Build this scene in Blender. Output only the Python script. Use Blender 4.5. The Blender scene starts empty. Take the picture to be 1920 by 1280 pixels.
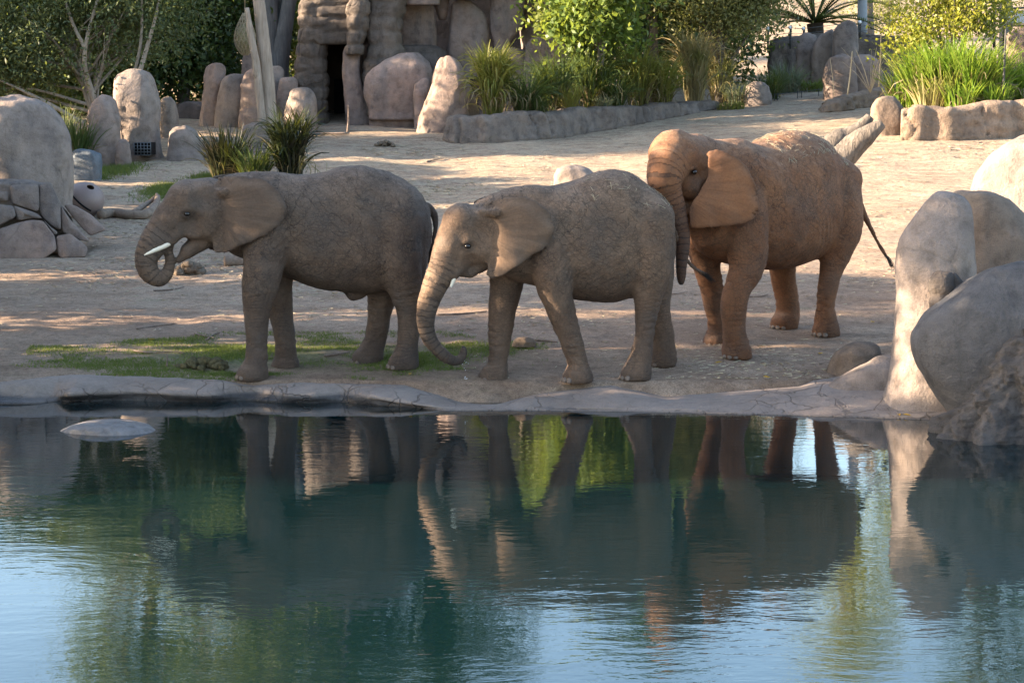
import bpy, math, random
import numpy as np
from mathutils import Vector, Matrix

# ------------------------------------------------------------------ camera, sky, sun, exposure
scene = bpy.context.scene
F_PX, CX, CY = 3806.0, 960.0, 640.0            # focal length in photo pixels, photo centre
CAM_H, HORIZON = 3.295, 200.0
PITCH = math.atan((CY - HORIZON) / F_PX)
cam_data = bpy.data.cameras.new("camera")
cam_data.sensor_width = 36.0
cam_data.lens = 36.0 * F_PX / 1920.0
cam_data.clip_start, cam_data.clip_end = 0.1, 2000.0
camera = bpy.data.objects.new("camera", cam_data)
camera.location = (0, 0, CAM_H)
camera.rotation_euler = (math.pi / 2 - PITCH, 0, 0)
scene.collection.objects.link(camera)
scene.camera = camera

SUN_EL, SUN_BACK = math.radians(16.5), math.radians(-4.0)    # low sun from the left, a little from the camera's side
SUN_DIR = Vector((-math.cos(SUN_EL) * math.cos(SUN_BACK), math.cos(SUN_EL) * math.sin(SUN_BACK), math.sin(SUN_EL)))
world = bpy.data.worlds.new("World")
scene.world = world
world.use_nodes = True
wn = world.node_tree
wn.nodes.clear()
w_out = wn.nodes.new("ShaderNodeOutputWorld")
w_bg = wn.nodes.new("ShaderNodeBackground")
w_sky = wn.nodes.new("ShaderNodeTexSky")
w_sky.sky_type = 'NISHITA'
w_sky.sun_disc = False
w_sky.sun_elevation = SUN_EL
w_sky.sun_rotation = math.atan2(SUN_DIR.x, SUN_DIR.y)
w_sky.air_density, w_sky.dust_density, w_sky.ozone_density = 1.0, 1.5, 1.2
w_bg.inputs[1].default_value = 0.10
wn.links.new(w_sky.outputs[0], w_bg.inputs[0])
wn.links.new(w_bg.outputs[0], w_out.inputs[0])

sun_data = bpy.data.lights.new("sun", 'SUN')
sun_data.energy = 5.0
sun_data.angle = math.radians(0.53)
sun_data.color = (1.0, 0.80, 0.58)
sun = bpy.data.objects.new("sun", sun_data)
sun.rotation_euler = SUN_DIR.to_track_quat('Z', 'Y').to_euler()
sun.location = (-20, 20, 20)
scene.collection.objects.link(sun)

vs = scene.view_settings
vs.view_transform, vs.look, vs.gamma, vs.use_curve_mapping = 'Standard', 'None', 1.0, False
vs.exposure = 2.8
scene.cycles.use_denoising = True
scene.cycles.max_bounces = 6
scene.cycles.diffuse_bounces = 3
scene.cycles.transparent_max_bounces = 8
scene.cycles.sample_clamp_indirect = 8.0

# ------------------------------------------------------------------ helpers: objects
COL = scene.collection
rng = np.random.default_rng(7)

def tag(o, label=None, cat=None, group=None, kind=None):
    if label: o["label"] = label
    if cat: o["category"] = cat
    if group: o["group"] = group
    if kind: o["kind"] = kind
    return o

def mesh_obj(name, v, faces, mat=None, parent=None, smooth=True, origin=None, attrs=None, mats=None, mat_idx=None):
    """faces: list of numpy int arrays, each (n, k)"""
    v = np.asarray(v, dtype=np.float64)
    if origin is not None:
        o3 = np.asarray(origin, dtype=np.float64); v = v - o3
    me = bpy.data.meshes.new(name)
    if isinstance(faces, np.ndarray): faces = [faces]
    faces = [np.asarray(f, dtype=np.int32) for f in faces if len(f)]
    loops = np.concatenate([f.ravel() for f in faces]).astype(np.int32)
    sizes = np.concatenate([np.full(len(f), f.shape[1], dtype=np.int32) for f in faces])
    starts = np.concatenate([[0], np.cumsum(sizes)[:-1]]).astype(np.int32)
    me.vertices.add(len(v)); me.vertices.foreach_set("co", v.astype(np.float32).ravel())
    me.loops.add(len(loops)); me.loops.foreach_set("vertex_index", loops)
    me.polygons.add(len(sizes)); me.polygons.foreach_set("loop_start", starts)
    me.polygons.foreach_set("loop_total", sizes)
    me.polygons.foreach_set("use_smooth", np.full(len(sizes), bool(smooth)))
    if mats:
        for m in mats: me.materials.append(m)
        me.polygons.foreach_set("material_index", np.asarray(mat_idx, dtype=np.int32))
    elif mat: me.materials.append(mat)
    me.update(calc_edges=True)
    me.validate(verbose=False)
    if attrs:
        for k, a in attrs.items():
            at_ = me.attributes.new(k, 'FLOAT', 'POINT')
            at_.data.foreach_set("value", np.asarray(a, dtype=np.float32))
    o = bpy.data.objects.new(name, me)
    COL.objects.link(o)
    if origin is not None: o.location = origin
    if parent is not None:
        o.parent = parent
        o.location = Vector(o.location) - Vector(parent.location) if origin is not None else -Vector(parent.location)
    return o

def empty(name, loc):
    o = bpy.data.objects.new(name, None)
    o.location = loc
    o.empty_display_size = 0.2
    COL.objects.link(o)
    return o

class MB:
    """collects vertices and faces of one mesh"""
    def __init__(s): s.v = []; s.f = {}; s.n = 0
    def add(s, v, f):
        v = np.asarray(v, dtype=np.float64)
        for a in (f if isinstance(f, list) else [f]):
            a = np.asarray(a)
            s.f.setdefault(a.shape[1], []).append(a + s.n)
        s.v.append(v); s.n += len(v)
    def build(s, name, mat, parent=None, smooth=True, origin=None):
        return mesh_obj(name, np.concatenate(s.v), [np.concatenate(x) for x in s.f.values()], mat, parent, smooth, origin)

# ------------------------------------------------------------------ helpers: noise
def _hash(ix, iy, iz, seed):
    h = (ix * 374761393 + iy * 668265263 + iz * 2147483647 + seed * 974711) & 0xFFFFFFFF
    h = ((h ^ (h >> 13)) * 1274126177) & 0xFFFFFFFF
    h = (h ^ (h >> 16)) & 0xFFFF
    return h / 65535.0

def vnoise(p, seed=0):
    p = np.asarray(p, dtype=np.float64)
    i = np.floor(p).astype(np.int64); f = p - i
    u = f * f * f * (f * (f * 6 - 15) + 10)
    r = 0.0
    for dx in (0, 1):
        wx = u[..., 0] if dx else 1 - u[..., 0]
        for dy in (0, 1):
            wy = u[..., 1] if dy else 1 - u[..., 1]
            for dz in (0, 1):
                wz = u[..., 2] if dz else 1 - u[..., 2]
                r = r + wx * wy * wz * _hash(i[..., 0] + dx, i[..., 1] + dy, i[..., 2] + dz, seed)
    return r * 2 - 1

def fbm(p, oct=4, seed=0, gain=0.5):
    a, s, r = 1.0, 1.0, 0.0
    p = np.asarray(p, dtype=np.float64)
    for k in range(oct):
        r = r + a * vnoise(p * s + 17.3 * k, seed + k)
        a *= gain; s *= 2.03
    return r

def sstep(x, a, b):
    t = np.clip((np.asarray(x, dtype=np.float64) - a) / (b - a), 0, 1)
    return t * t * (3 - 2 * t)

# ------------------------------------------------------------------ helpers: from photo pixel to place
CP, SP = math.cos(PITCH), math.sin(PITCH)
def ray(px, py):
    cx = (np.asarray(px, dtype=np.float64) - CX) / F_PX
    cy = (CY - np.asarray(py, dtype=np.float64)) / F_PX
    return np.stack(np.broadcast_arrays(cx, cy * SP + CP, cy * CP - SP), -1)
def at(px, py, Y):
    """the point at distance Y (metres from the camera along the ground) seen at this pixel"""
    d = ray(px, py)
    t = np.asarray(Y) / d[..., 1]
    return d * t[..., None] + np.array([0, 0, CAM_H]) if d.ndim > 1 else d * t + np.array([0, 0, CAM_H])

PROF_Y = np.array([-60, 18.0, 21.6, 22.3, 22.9, 23.4, 24.5, 26, 29, 32, 36, 40, 45, 50, 56, 62, 70, 85, 100, 130, 200, 400])
PROF_Z = np.array([-0.9, -0.9, -0.75, -0.10, 0.19, 0.25, 0.36, 0.5, 0.75, 1.0, 1.35, 1.7, 2.15, 2.65, 3.3, 3.7, 4.2, 5.6, 9.0, 17, 26, 30])
def ground_base(X, Y):
    X = np.asarray(X, dtype=np.float64); Y = np.asarray(Y, dtype=np.float64)
    z = np.interp(Y, PROF_Y, PROF_Z)
    z = z + 0.035 * np.clip(X - 1.0, 0, 18) * sstep(Y, 38, 50) - 0.01 * np.clip(X - 1.0, 0, 12) * sstep(Y, 26, 32) * (1 - sstep(Y, 38, 50))
    z = np.where(Y < 6, np.interp(Y, [-60, 2, 6], [1.7, 1.7, -0.9]), z)
    z = np.maximum(z, np.where(Y < 24, 0.32 * sstep(-X, 8.6, 10.5) * 1.0 - 1.2 * (1 - sstep(-X, 8.6, 10.5)), -9))      # left bank of the pond
    return z
def ground_z(X, Y):
    X, Y = np.broadcast_arrays(np.asarray(X, dtype=np.float64), np.asarray(Y, dtype=np.float64))
    P = np.stack([X, Y, np.zeros_like(X)], -1)
    a = sstep(Y, 22.6, 23.4)
    return ground_base(X, Y) + a * (0.05 * vnoise(P * 0.55, 3) * sstep(Y, 24, 32) + 0.016 * vnoise(P * 2.3, 5) + 0.008 * vnoise(P * 6.1, 9))
_ys = np.arange(21.5, 130, 0.05)
def gd(px, py):
    """where the sight line through this pixel meets the ground"""
    d = ray(float(px), float(py))
    t = _ys / d[1]
    x = d[0] * t; z = CAM_H + d[2] * t
    k = np.argmax(z < ground_z(x, _ys))
    if z[k] >= ground_z(x[k], _ys[k]): k = len(_ys) - 1
    return float(x[k]), float(_ys[k]), float(ground_z(x[k], _ys[k]))

# ------------------------------------------------------------------ helpers: materials
def mat_new(name):
    m = bpy.data.materials.new(name); m.use_nodes = True
    nt = m.node_tree; nt.nodes.clear()
    return m, nt
def nd(nt, t, ins=None, **kw):
    n = nt.nodes.new(t)
    for k, v in kw.items(): setattr(n, k, v)
    for k, v in (ins or {}).items():
        s = n.inputs[k]
        if isinstance(v, bpy.types.NodeSocket): nt.links.new(v, s)
        elif isinstance(v, (tuple, list)) and len(v) == 3 and s.type == 'RGBA': s.default_value = (*v, 1)
        else: s.default_value = v
    return n
def mixc(nt, fac, a, b, mode='MIX'):
    n = nt.nodes.new("ShaderNodeMix"); n.data_type = 'RGBA'; n.blend_type = mode
    for i, v in ((0, fac), (6, a), (7, b)):
        if isinstance(v, bpy.types.NodeSocket): nt.links.new(v, n.inputs[i])
        elif isinstance(v, (tuple, list)): n.inputs[i].default_value = (*v, 1)
        else: n.inputs[i].default_value = v
    return n.outputs[2]
def mth(nt, op, a, b=None, c=None, clamp=False):
    n = nt.nodes.new("ShaderNodeMath"); n.operation = op; n.use_clamp = clamp
    for i, v in enumerate((a, b, c)):
        if v is None: continue
        if isinstance(v, bpy.types.NodeSocket): nt.links.new(v, n.inputs[i])
        else: n.inputs[i].default_value = v
    return n.outputs[0]
def ramp(nt, fac, stops):
    n = nt.nodes.new("ShaderNodeValToRGB")
    el = n.color_ramp.elements
    while len(el) < len(stops): el.new(0.5)
    for e, (p, c) in zip(el, stops):
        e.position = p; e.color = (*c, 1) if isinstance(c, (tuple, list)) else (c, c, c, 1)
    nt.links.new(fac, n.inputs[0])
    return n.outputs[0]
def noise(nt, vec, scale, detail=4, rough=0.55, dist=0.0):
    return nd(nt, "ShaderNodeTexNoise", {"Vector": vec, "Scale": scale, "Detail": detail, "Roughness": rough, "Distortion": dist}).outputs[0]
def mapping(nt, vec, scale=(1, 1, 1), rot=(0, 0, 0), loc=(0, 0, 0)):
    return nd(nt, "ShaderNodeMapping", {"Vector": vec, "Scale": scale, "Rotation": rot, "Location": loc}).outputs[0]
def vmath(nt, op, a, b):
    n = nt.nodes.new("ShaderNodeVectorMath"); n.operation = op
    for i, v in enumerate((a, b)):
        if isinstance(v, bpy.types.NodeSocket): nt.links.new(v, n.inputs[i])
        else: n.inputs[i].default_value = v
    return n.outputs[0]
def finish(nt, color, rough=0.9, height=None, bdist=0.02, bstr=1.0, spec=0.25, extra=None):
    p = nd(nt, "ShaderNodeBsdfPrincipled", {"Base Color": color, "Roughness": rough, "Specular IOR Level": spec})
    if height is not None:
        b = nd(nt, "ShaderNodeBump", {"Height": height, "Distance": bdist, "Strength": bstr})
        nt.links.new(b.outputs[0], p.inputs["Normal"])
    for k, v in (extra or {}).items():
        if isinstance(v, bpy.types.NodeSocket): nt.links.new(v, p.inputs[k])
        else: p.inputs[k].default_value = v
    o = nt.nodes.new("ShaderNodeOutputMaterial")
    nt.links.new(p.outputs[0], o.inputs[0])
    return p

def rock_mat(name, c1, c2, c3, bump=0.02, scale=1.0, crack=0.5, band=0.0):
    m, nt = mat_new(name)
    pos = nt.nodes.new("ShaderNodeNewGeometry").outputs["Position"]
    warp = vmath(nt, 'ADD', pos, vmath(nt, 'MULTIPLY', nd(nt, "ShaderNodeTexNoise", {"Vector": pos, "Scale": 1.1 * scale, "Detail": 3}).outputs[1], (0.7, 0.7, 0.7)))
    n1 = noise(nt, warp, 1.3 * scale, 5, 0.6)
    n2 = noise(nt, pos, 5.5 * scale, 6, 0.65)
    n3 = noise(nt, mapping(nt, pos, (3.5 * scale, 3.5 * scale, 0.6 * scale)), 1.0, 4, 0.6)
    c = mixc(nt, ramp(nt, n1, [(0.36, 0.0), (0.62, 1.0)]), c1, c2)
    c = mixc(nt, ramp(nt, n3, [(0.5, 0.0), (0.72, 0.75)]), c, c3)
    c = mixc(nt, 0.9, c, ramp(nt, n2, [(0.25, 0.5), (0.5, 1.0), (0.8, 1.25)]), 'MULTIPLY')
    nb = noise(nt, mapping(nt, warp, (1, 1, 0.45)), 0.55 * scale, 4, 0.65)
    c = mixc(nt, 0.85, c, ramp(nt, nb, [(0.3, 0.55), (0.5, 0.95), (0.68, 1.2)]), 'MULTIPLY')
    ck = nd(nt, "ShaderNodeTexVoronoi", {"Vector": warp, "Scale": 0.8 * scale}, feature='DISTANCE_TO_EDGE').outputs[0]
    ckm = ramp(nt, ck, [(0.0, 1.0), (0.022, 0.0)])
    ckm = mth(nt, 'MULTIPLY', ckm, ramp(nt, noise(nt, pos, 0.9 * scale, 2), [(0.52, 0.0), (0.64, crack * 0.7)]))
    c = mixc(nt, mth(nt, 'MULTIPLY', ckm, 0.65), c, (0.05, 0.042, 0.036))
    fine = noise(nt, pos, 32 * scale, 5, 0.7)
    speck = noise(nt, pos, 90 * scale, 2, 0.6)
    c = mixc(nt, 0.5, c, ramp(nt, speck, [(0.3, 0.62), (0.7, 1.25)]), 'MULTIPLY')
    h = mth(nt, 'ADD', mth(nt, 'MULTIPLY', n2, 1.2), mth(nt, 'MULTIPLY', fine, 0.35))
    h = mth(nt, 'SUBTRACT', h, mth(nt, 'MULTIPLY', ckm, 0.5))
    if band:
        zb = nd(nt, "ShaderNodeTexWave", {"Vector": mapping(nt, warp, (0.25, 0.25, 1)), "Scale": 1.3, "Distortion": 3.0, "Detail": 3}, bands_direction='Z').outputs[1]
        h = mth(nt, 'ADD', h, mth(nt, 'MULTIPLY', zb, band))
    finish(nt, c, 0.92, h, bump, 1.0, 0.2)
    return m

def leaf_mat(name, c1, c2, c3=None, transl=0.45, rough=0.5):
    m, nt = mat_new(name)
    g = nt.nodes.new("ShaderNodeNewGeometry")
    c = mixc(nt, g.outputs["Random Per Island"], c1, c2)
    if c3:
        n = noise(nt, g.outputs["Position"], 0.9, 3)
        c = mixc(nt, ramp(nt, n, [(0.52, 0.0), (0.66, 1.0)]), c, c3)
    p = nd(nt, "ShaderNodeBsdfPrincipled", {"Base Color": c, "Roughness": rough, "Specular IOR Level": 0.35})
    t = nd(nt, "ShaderNodeBsdfTranslucent", {"Color": mixc(nt, 0.35, c, (0.32, 0.36, 0.03))})
    x = nd(nt, "ShaderNodeMixShader", {0: transl, 1: p.outputs[0], 2: t.outputs[0]})
    nd(nt, "ShaderNodeOutputMaterial", {0: x.outputs[0]})
    return m

def plain_mat(name, c, rough=0.7, spec=0.3, var=0.25, scale=14.0, bump=0.004, metallic=0.0):
    m, nt = mat_new(name)
    pos = nt.nodes.new("ShaderNodeNewGeometry").outputs["Position"]
    n = noise(nt, pos, scale, 5, 0.65)
    col = mixc(nt, 1.0, c, ramp(nt, n, [(0.25, 1 - var), (0.75, 1 + var)]), 'MULTIPLY')
    finish(nt, col, rough, n, bump, 1.0, spec, {"Metallic": metallic})
    return m

def bark_mat(name, c1, c2, stretch=0.15, scale=14.0, bump=0.03):
    m, nt = mat_new(name)
    pos = nt.nodes.new("ShaderNodeNewGeometry").outputs["Position"]
    n = noise(nt, mapping(nt, pos, (1, 1, stretch)), scale, 5, 0.65, 0.6)
    n2 = noise(nt, pos, 1.6, 3)
    c = mixc(nt, ramp(nt, n, [(0.35, 0.0), (0.65, 1.0)]), c1, c2)
    c = mixc(nt, 0.7, c, ramp(nt, n2, [(0.3, 0.7), (0.7, 1.2)]), 'MULTIPLY')
    finish(nt, c, 0.9, n, bump, 1.0, 0.15)
    return m
# ------------------------------------------------------------------ the setting: ground, pond rim, water
def ground_material():
    m, nt = mat_new("dusty_soil")
    pos = nt.nodes.new("ShaderNodeNewGeometry").outputs["Position"]
    sep = nd(nt, "ShaderNodeSeparateXYZ", {0: pos})
    big = noise(nt, pos, 0.35, 4, 0.6)
    mid = noise(nt, mapping(nt, pos, (0.8, 1.6, 1)), 1.4, 6, 0.65)
    fine = noise(nt, pos, 11, 6, 0.7)
    grit = noise(nt, pos, 60, 3, 0.7)
    c = mixc(nt, ramp(nt, big, [(0.38, 0.0), (0.62, 1.0)]), (0.25, 0.172, 0.122), (0.32, 0.232, 0.165))
    c = mixc(nt, ramp(nt, mid, [(0.45, 0.0), (0.7, 0.8)]), c, (0.175, 0.115, 0.078))
    # straw-littered, paler ground further back
    far = ramp(nt, mth(nt, 'MULTIPLY_ADD', sep.outputs[1], 0.05, -1.35), [(0.0, 0.0), (0.6, 0.75)])
    straw = ramp(nt, noise(nt, mapping(nt, pos, (1.0, 2.2, 1)), 2.1, 6, 0.75), [(0.38, 0.0), (0.62, 1.0)])
    c = mixc(nt, mth(nt, 'MULTIPLY', far, straw), c, (0.40, 0.33, 0.235))
    # green stained strip along the pond under the first animal
    gm = ramp(nt, noise(nt, mapping(nt, pos, (0.5, 1.1, 1)), 1.5, 5, 0.7), [(0.42, 0.0), (0.56, 1.0)])
    ym = mth(nt, 'SUBTRACT', 1.0, mth(nt, 'MULTIPLY', mth(nt, 'ABSOLUTE', mth(nt, 'SUBTRACT', sep.outputs[1], 24.1)), 0.85), clamp=True)
    xm = mth(nt, 'MULTIPLY_ADD', sep.outputs[0], -0.5, 0.25, clamp=True)
    xm2 = mth(nt, 'MULTIPLY_ADD', sep.outputs[0], 0.6, 3.3, clamp=True)
    gmask = mth(nt, 'MULTIPLY', mth(nt, 'MULTIPLY', gm, ym), mth(nt, 'MULTIPLY', xm, xm2))
    c = mixc(nt, mth(nt, 'MULTIPLY', gmask, 0.85), c, (0.07, 0.10, 0.03))
    # faint green flush elsewhere
    g2 = ramp(nt, noise(nt, mapping(nt, pos, (0.35, 0.9, 1)), 1.3, 5, 0.75), [(0.58, 0.0), (0.7, 0.4)])
    c = mixc(nt, g2, c, (0.13, 0.15, 0.075))
    # damp darker soil near the feet of the middle animal
    dm = ramp(nt, noise(nt, pos, 0.9, 4), [(0.45, 0.0), (0.6, 0.6)])
    c = mixc(nt, mth(nt, 'MULTIPLY', dm, mth(nt, 'MULTIPLY_ADD', sep.outputs[1], -0.6, 15.0, clamp=True)), c, (0.16, 0.105, 0.07))
    c = mixc(nt, 0.85, c, ramp(nt, fine, [(0.28, 0.5), (0.5, 1.0), (0.75, 1.28)]), 'MULTIPLY')
    c = mixc(nt, 0.8, c, ramp(nt, grit, [(0.32, 0.5), (0.5, 1.0), (0.7, 1.35)]), 'MULTIPLY')
    fpv = vmath(nt, 'ADD', mapping(nt, pos, (1.0, 1.15, 0)), vmath(nt, 'MULTIPLY', nd(nt, "ShaderNodeTexNoise", {"Vector": pos, "Scale": 5, "Detail": 3}).outputs[1], (0.16, 0.16, 0)))
    fp = nd(nt, "ShaderNodeTexVoronoi", {"Vector": fpv, "Scale": 1.55}).outputs[0]
    fpm = mth(nt, 'MULTIPLY', ramp(nt, fp, [(0.16, 1.0), (0.27, 0.0)]), ramp(nt, noise(nt, pos, 0.6, 2), [(0.42, 0.0), (0.55, 1.0)]))
    c = mixc(nt, mth(nt, 'MULTIPLY', fpm, 0.30), c, (0.11, 0.08, 0.062))
    h = mth(nt, 'ADD', mth(nt, 'ADD', mid, mth(nt, 'MULTIPLY', fine, 0.6)), mth(nt, 'MULTIPLY', grit, 0.15))
    h = mth(nt, 'SUBTRACT', h, mth(nt, 'MULTIPLY', fpm, 0.5))
    finish(nt, c, 0.97, h, 0.05, 1.0, 0.1)
    return m

def nonuniform(segs):
    out = []
    for a, b, st in segs:
        out.append(np.arange(a, b, st))
    out.append([segs[-1][1]])
    return np.concatenate(out)

gx = nonuniform([(-300, -60, 12), (-60, -20, 2.5), (-20, -8, 0.4), (-8, 8, 0.075), (8, 20, 0.4), (20, 60, 2.5), (60, 300, 12)])
gy = nonuniform([(-60, 15, 5), (15, 22, 0.4), (22, 30, 0.065), (30, 42, 0.14), (42, 60, 0.3), (60, 110, 1.5), (110, 400, 15)])
GX, GY = np.meshgrid(gx, gy)
# --- pond rim: traced soil edge, lip and waterline
def lineY(pts, z):
    p = np.array(pts, dtype=float)
    w = at(p[:, 0], p[:, 1], np.full(len(p), 22.5))
    d = ray(p[:, 0], p[:, 1])
    t = (np.asarray(z) - CAM_H) / d[:, 2]
    q = d * t[:, None]; return q[:, 0], q[:, 1]
soil_px = [(-700, 708), (-200, 710), (0, 712), (130, 706), (250, 708), (400, 710), (470, 713), (560, 712), (640, 712), (760, 713), (860, 720), (930, 721), (1000, 717), (1100, 714), (1150, 713), (1250, 718), (1350, 716), (1500, 713), (1580, 706), (1640, 690), (1720, 690), (2300, 690)]
lip_px = [(-700, 735), (-200, 740), (0, 735), (60, 742), (100, 741), (130, 737), (200, 733), (250, 732), (330, 735), (400, 736), (440, 731), (480, 730), (540, 737), (590, 737), (640, 733), (700, 742), (740, 750), (780, 757), (830, 765), (1000, 765), (1150, 767), (1300, 770), (1500, 775), (1640, 779), (1720, 782), (2300, 800)]
wat_px = [(-700, 768), (-200, 768), (0, 768), (60, 765), (92, 758), (110, 752), (200, 751), (300, 752), (400, 753), (500, 755), (600, 756), (700, 758), (780, 761), (830, 769), (1000, 769), (1150, 771), (1300, 774), (1500, 779), (1640, 783), (1720, 786), (2300, 806)]
xs_, soilY = lineY(soil_px, 0.215); rx = np.concatenate([np.arange(-12, -6.3, 0.3), np.arange(-6.3, 6.3, 0.035), np.arange(6.3, 10, 0.3)])
soil_Y = np.interp(rx, xs_, soilY)
lz_pts = np.interp([p[0] for p in lip_px], [0, 95, 130, 700, 780, 830, 2300], [0.10, 0.03, 0.12, 0.11, 0.05, 0.012, 0.012])
xl_, lipY = lineY(lip_px, lz_pts)
lip_Y = np.interp(rx, xl_, lipY); lip_Z = np.interp(rx, xl_, lz_pts)
xw_, watY = lineY(wat_px, 0.0)
wat_Y = np.interp(rx, xw_, watY)
GZ = ground_z(GX, GY)
sy_ = np.interp(GX, rx, soil_Y)
GZ = GZ - 0.35 * sstep(sy_ - GY, -0.10, 0.10) * (np.abs(GX) < 9.0)          # the soil ends under the rim
nxg, nyg = len(gx), len(gy)
idx = np.arange(nxg * nyg).reshape(nyg, nxg)
gf = np.stack([idx[:-1, :-1], idx[:-1, 1:], idx[1:, 1:], idx[1:, :-1]], -1).reshape(-1, 4)
M_GROUND = ground_material()
ground = mesh_obj("ground", np.stack([GX, GY, GZ], -1).reshape(-1, 3), gf, M_GROUND)
tag(ground, "pinkish brown dusty yard ground sloping up from the pond", kind="structure")

rows = []; lip_dark = []
jit = lambda k, a: a * vnoise(np.stack([rx * 2.2, np.full_like(rx, k * 0.37), np.zeros_like(rx)], -1), 21)
soil_Z = ground_base(rx, soil_Y) + 0.015
soil_Y2 = soil_Y + jit(0, 0.05)
def rrow(y, z, wv): rows.append(np.stack([rx, y, z], -1)); lip_dark.append(np.full(len(rx), wv) if np.isscalar(wv) else wv)
rrow(soil_Y2 + 0.30, ground_base(rx, soil_Y2 + 0.3) - 0.10, 0.0)
rrow(soil_Y2 + 0.05, soil_Z - 0.006, 0.0)
for t in np.linspace(0.06, 1, 12):
    y = soil_Y2 * (1 - t) + lip_Y * t
    z = soil_Z * (1 - t ** 1.5) + lip_Z * t ** 1.5 + 0.012 * math.sin(math.pi * t) + 0.010 * vnoise(np.stack([rx * 1.7, y * 1.7, 0 * rx], -1), 31) + 0.006 * vnoise(np.stack([rx * 6, y * 6, 0 * rx], -1), 33)
    rrow(y + jit(t * 9, 0.015), z, 0.0)
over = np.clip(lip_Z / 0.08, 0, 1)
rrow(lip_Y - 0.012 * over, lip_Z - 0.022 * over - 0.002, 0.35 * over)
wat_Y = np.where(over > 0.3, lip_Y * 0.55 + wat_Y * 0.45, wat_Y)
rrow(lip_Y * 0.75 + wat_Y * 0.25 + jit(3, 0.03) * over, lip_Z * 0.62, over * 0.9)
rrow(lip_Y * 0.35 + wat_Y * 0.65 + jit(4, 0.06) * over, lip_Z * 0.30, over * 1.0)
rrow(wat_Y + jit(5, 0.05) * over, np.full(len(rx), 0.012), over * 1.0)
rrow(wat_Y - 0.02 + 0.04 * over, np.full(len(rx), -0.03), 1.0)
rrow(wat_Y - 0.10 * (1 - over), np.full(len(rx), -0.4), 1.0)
rv = np.concatenate(rows); n = len(rx); k = len(rows)
idx = np.arange(n * k).reshape(k, n)
rf = np.stack([idx[:-1, :-1], idx[1:, :-1], idx[1:, 1:], idx[:-1, 1:]], -1).reshape(-1, 4)

def rim_material():
    m, nt = mat_new("pond_rim_concrete")
    pos = nt.nodes.new("ShaderNodeNewGeometry").outputs["Position"]
    lip_dark_a = nd(nt, "ShaderNodeAttribute", attribute_name="lip_dark").outputs["Fac"]
    n1 = noise(nt, pos, 1.2, 5, 0.6); n2 = noise(nt, pos, 7, 6, 0.7); n3 = noise(nt, pos, 45, 4, 0.7)
    c = mixc(nt, ramp(nt, n1, [(0.35, 0.0), (0.65, 1.0)]), (0.195, 0.152, 0.125), (0.25, 0.20, 0.168))
    c = mixc(nt, 0.8, c, ramp(nt, n2, [(0.25, 0.7), (0.5, 1.0), (0.75, 1.15)]), 'MULTIPLY')
    c = mixc(nt, 0.5, c, ramp(nt, n3, [(0.3, 0.75), (0.7, 1.2)]), 'MULTIPLY')
    wv = vmath(nt, 'ADD', mapping(nt, pos, (1, 0.8, 1)), vmath(nt, 'MULTIPLY', nd(nt, "ShaderNodeTexNoise", {"Vector": pos, "Scale": 2.5, "Detail": 4}).outputs[1], (0.35, 0.35, 0.35)))
    ck = nd(nt, "ShaderNodeTexVoronoi", {"Vector": wv, "Scale": 2.4}, feature='DISTANCE_TO_EDGE').outputs[0]
    ckm = mth(nt, 'MULTIPLY', ramp(nt, ck, [(0.0, 1.0), (0.02, 0.0)]), ramp(nt, noise(nt, pos, 1.1, 3), [(0.42, 0.0), (0.55, 1.0)]))
    ck2 = nd(nt, "ShaderNodeTexVoronoi", {"Vector": wv, "Scale": 8.0}, feature='DISTANCE_TO_EDGE').outputs[0]
    ckm = mth(nt, 'MAXIMUM', ckm, mth(nt, 'MULTIPLY', ramp(nt, ck2, [(0.0, 0.8), (0.03, 0.0)]), ramp(nt, noise(nt, pos, 0.8, 3), [(0.5, 0.0), (0.6, 1.0)])))
    c = mixc(nt, mth(nt, 'MULTIPLY', ckm, 0.7), c, (0.08, 0.06, 0.05))
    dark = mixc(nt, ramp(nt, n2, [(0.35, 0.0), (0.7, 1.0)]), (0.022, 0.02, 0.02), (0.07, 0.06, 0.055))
    c = mixc(nt, lip_dark_a, c, dark)  # darker and smoother below the lip and under the waterline
    h = mth(nt, 'SUBTRACT', mth(nt, 'ADD', mth(nt, 'MULTIPLY', n2, 0.7), mth(nt, 'MULTIPLY', n3, 0.3)), mth(nt, 'MULTIPLY', ckm, 0.5))
    r = mth(nt, 'MULTIPLY_ADD', lip_dark_a, -0.45, 0.9)
    finish(nt, c, r, h, 0.03, 1.0, 0.3)
    return m
rim = mesh_obj("pond_rim", rv, rf, rim_material(), attrs={"lip_dark": np.concatenate(lip_dark)})
tag(rim, "cracked pale concrete rim along the pond edge", kind="structure")

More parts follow.
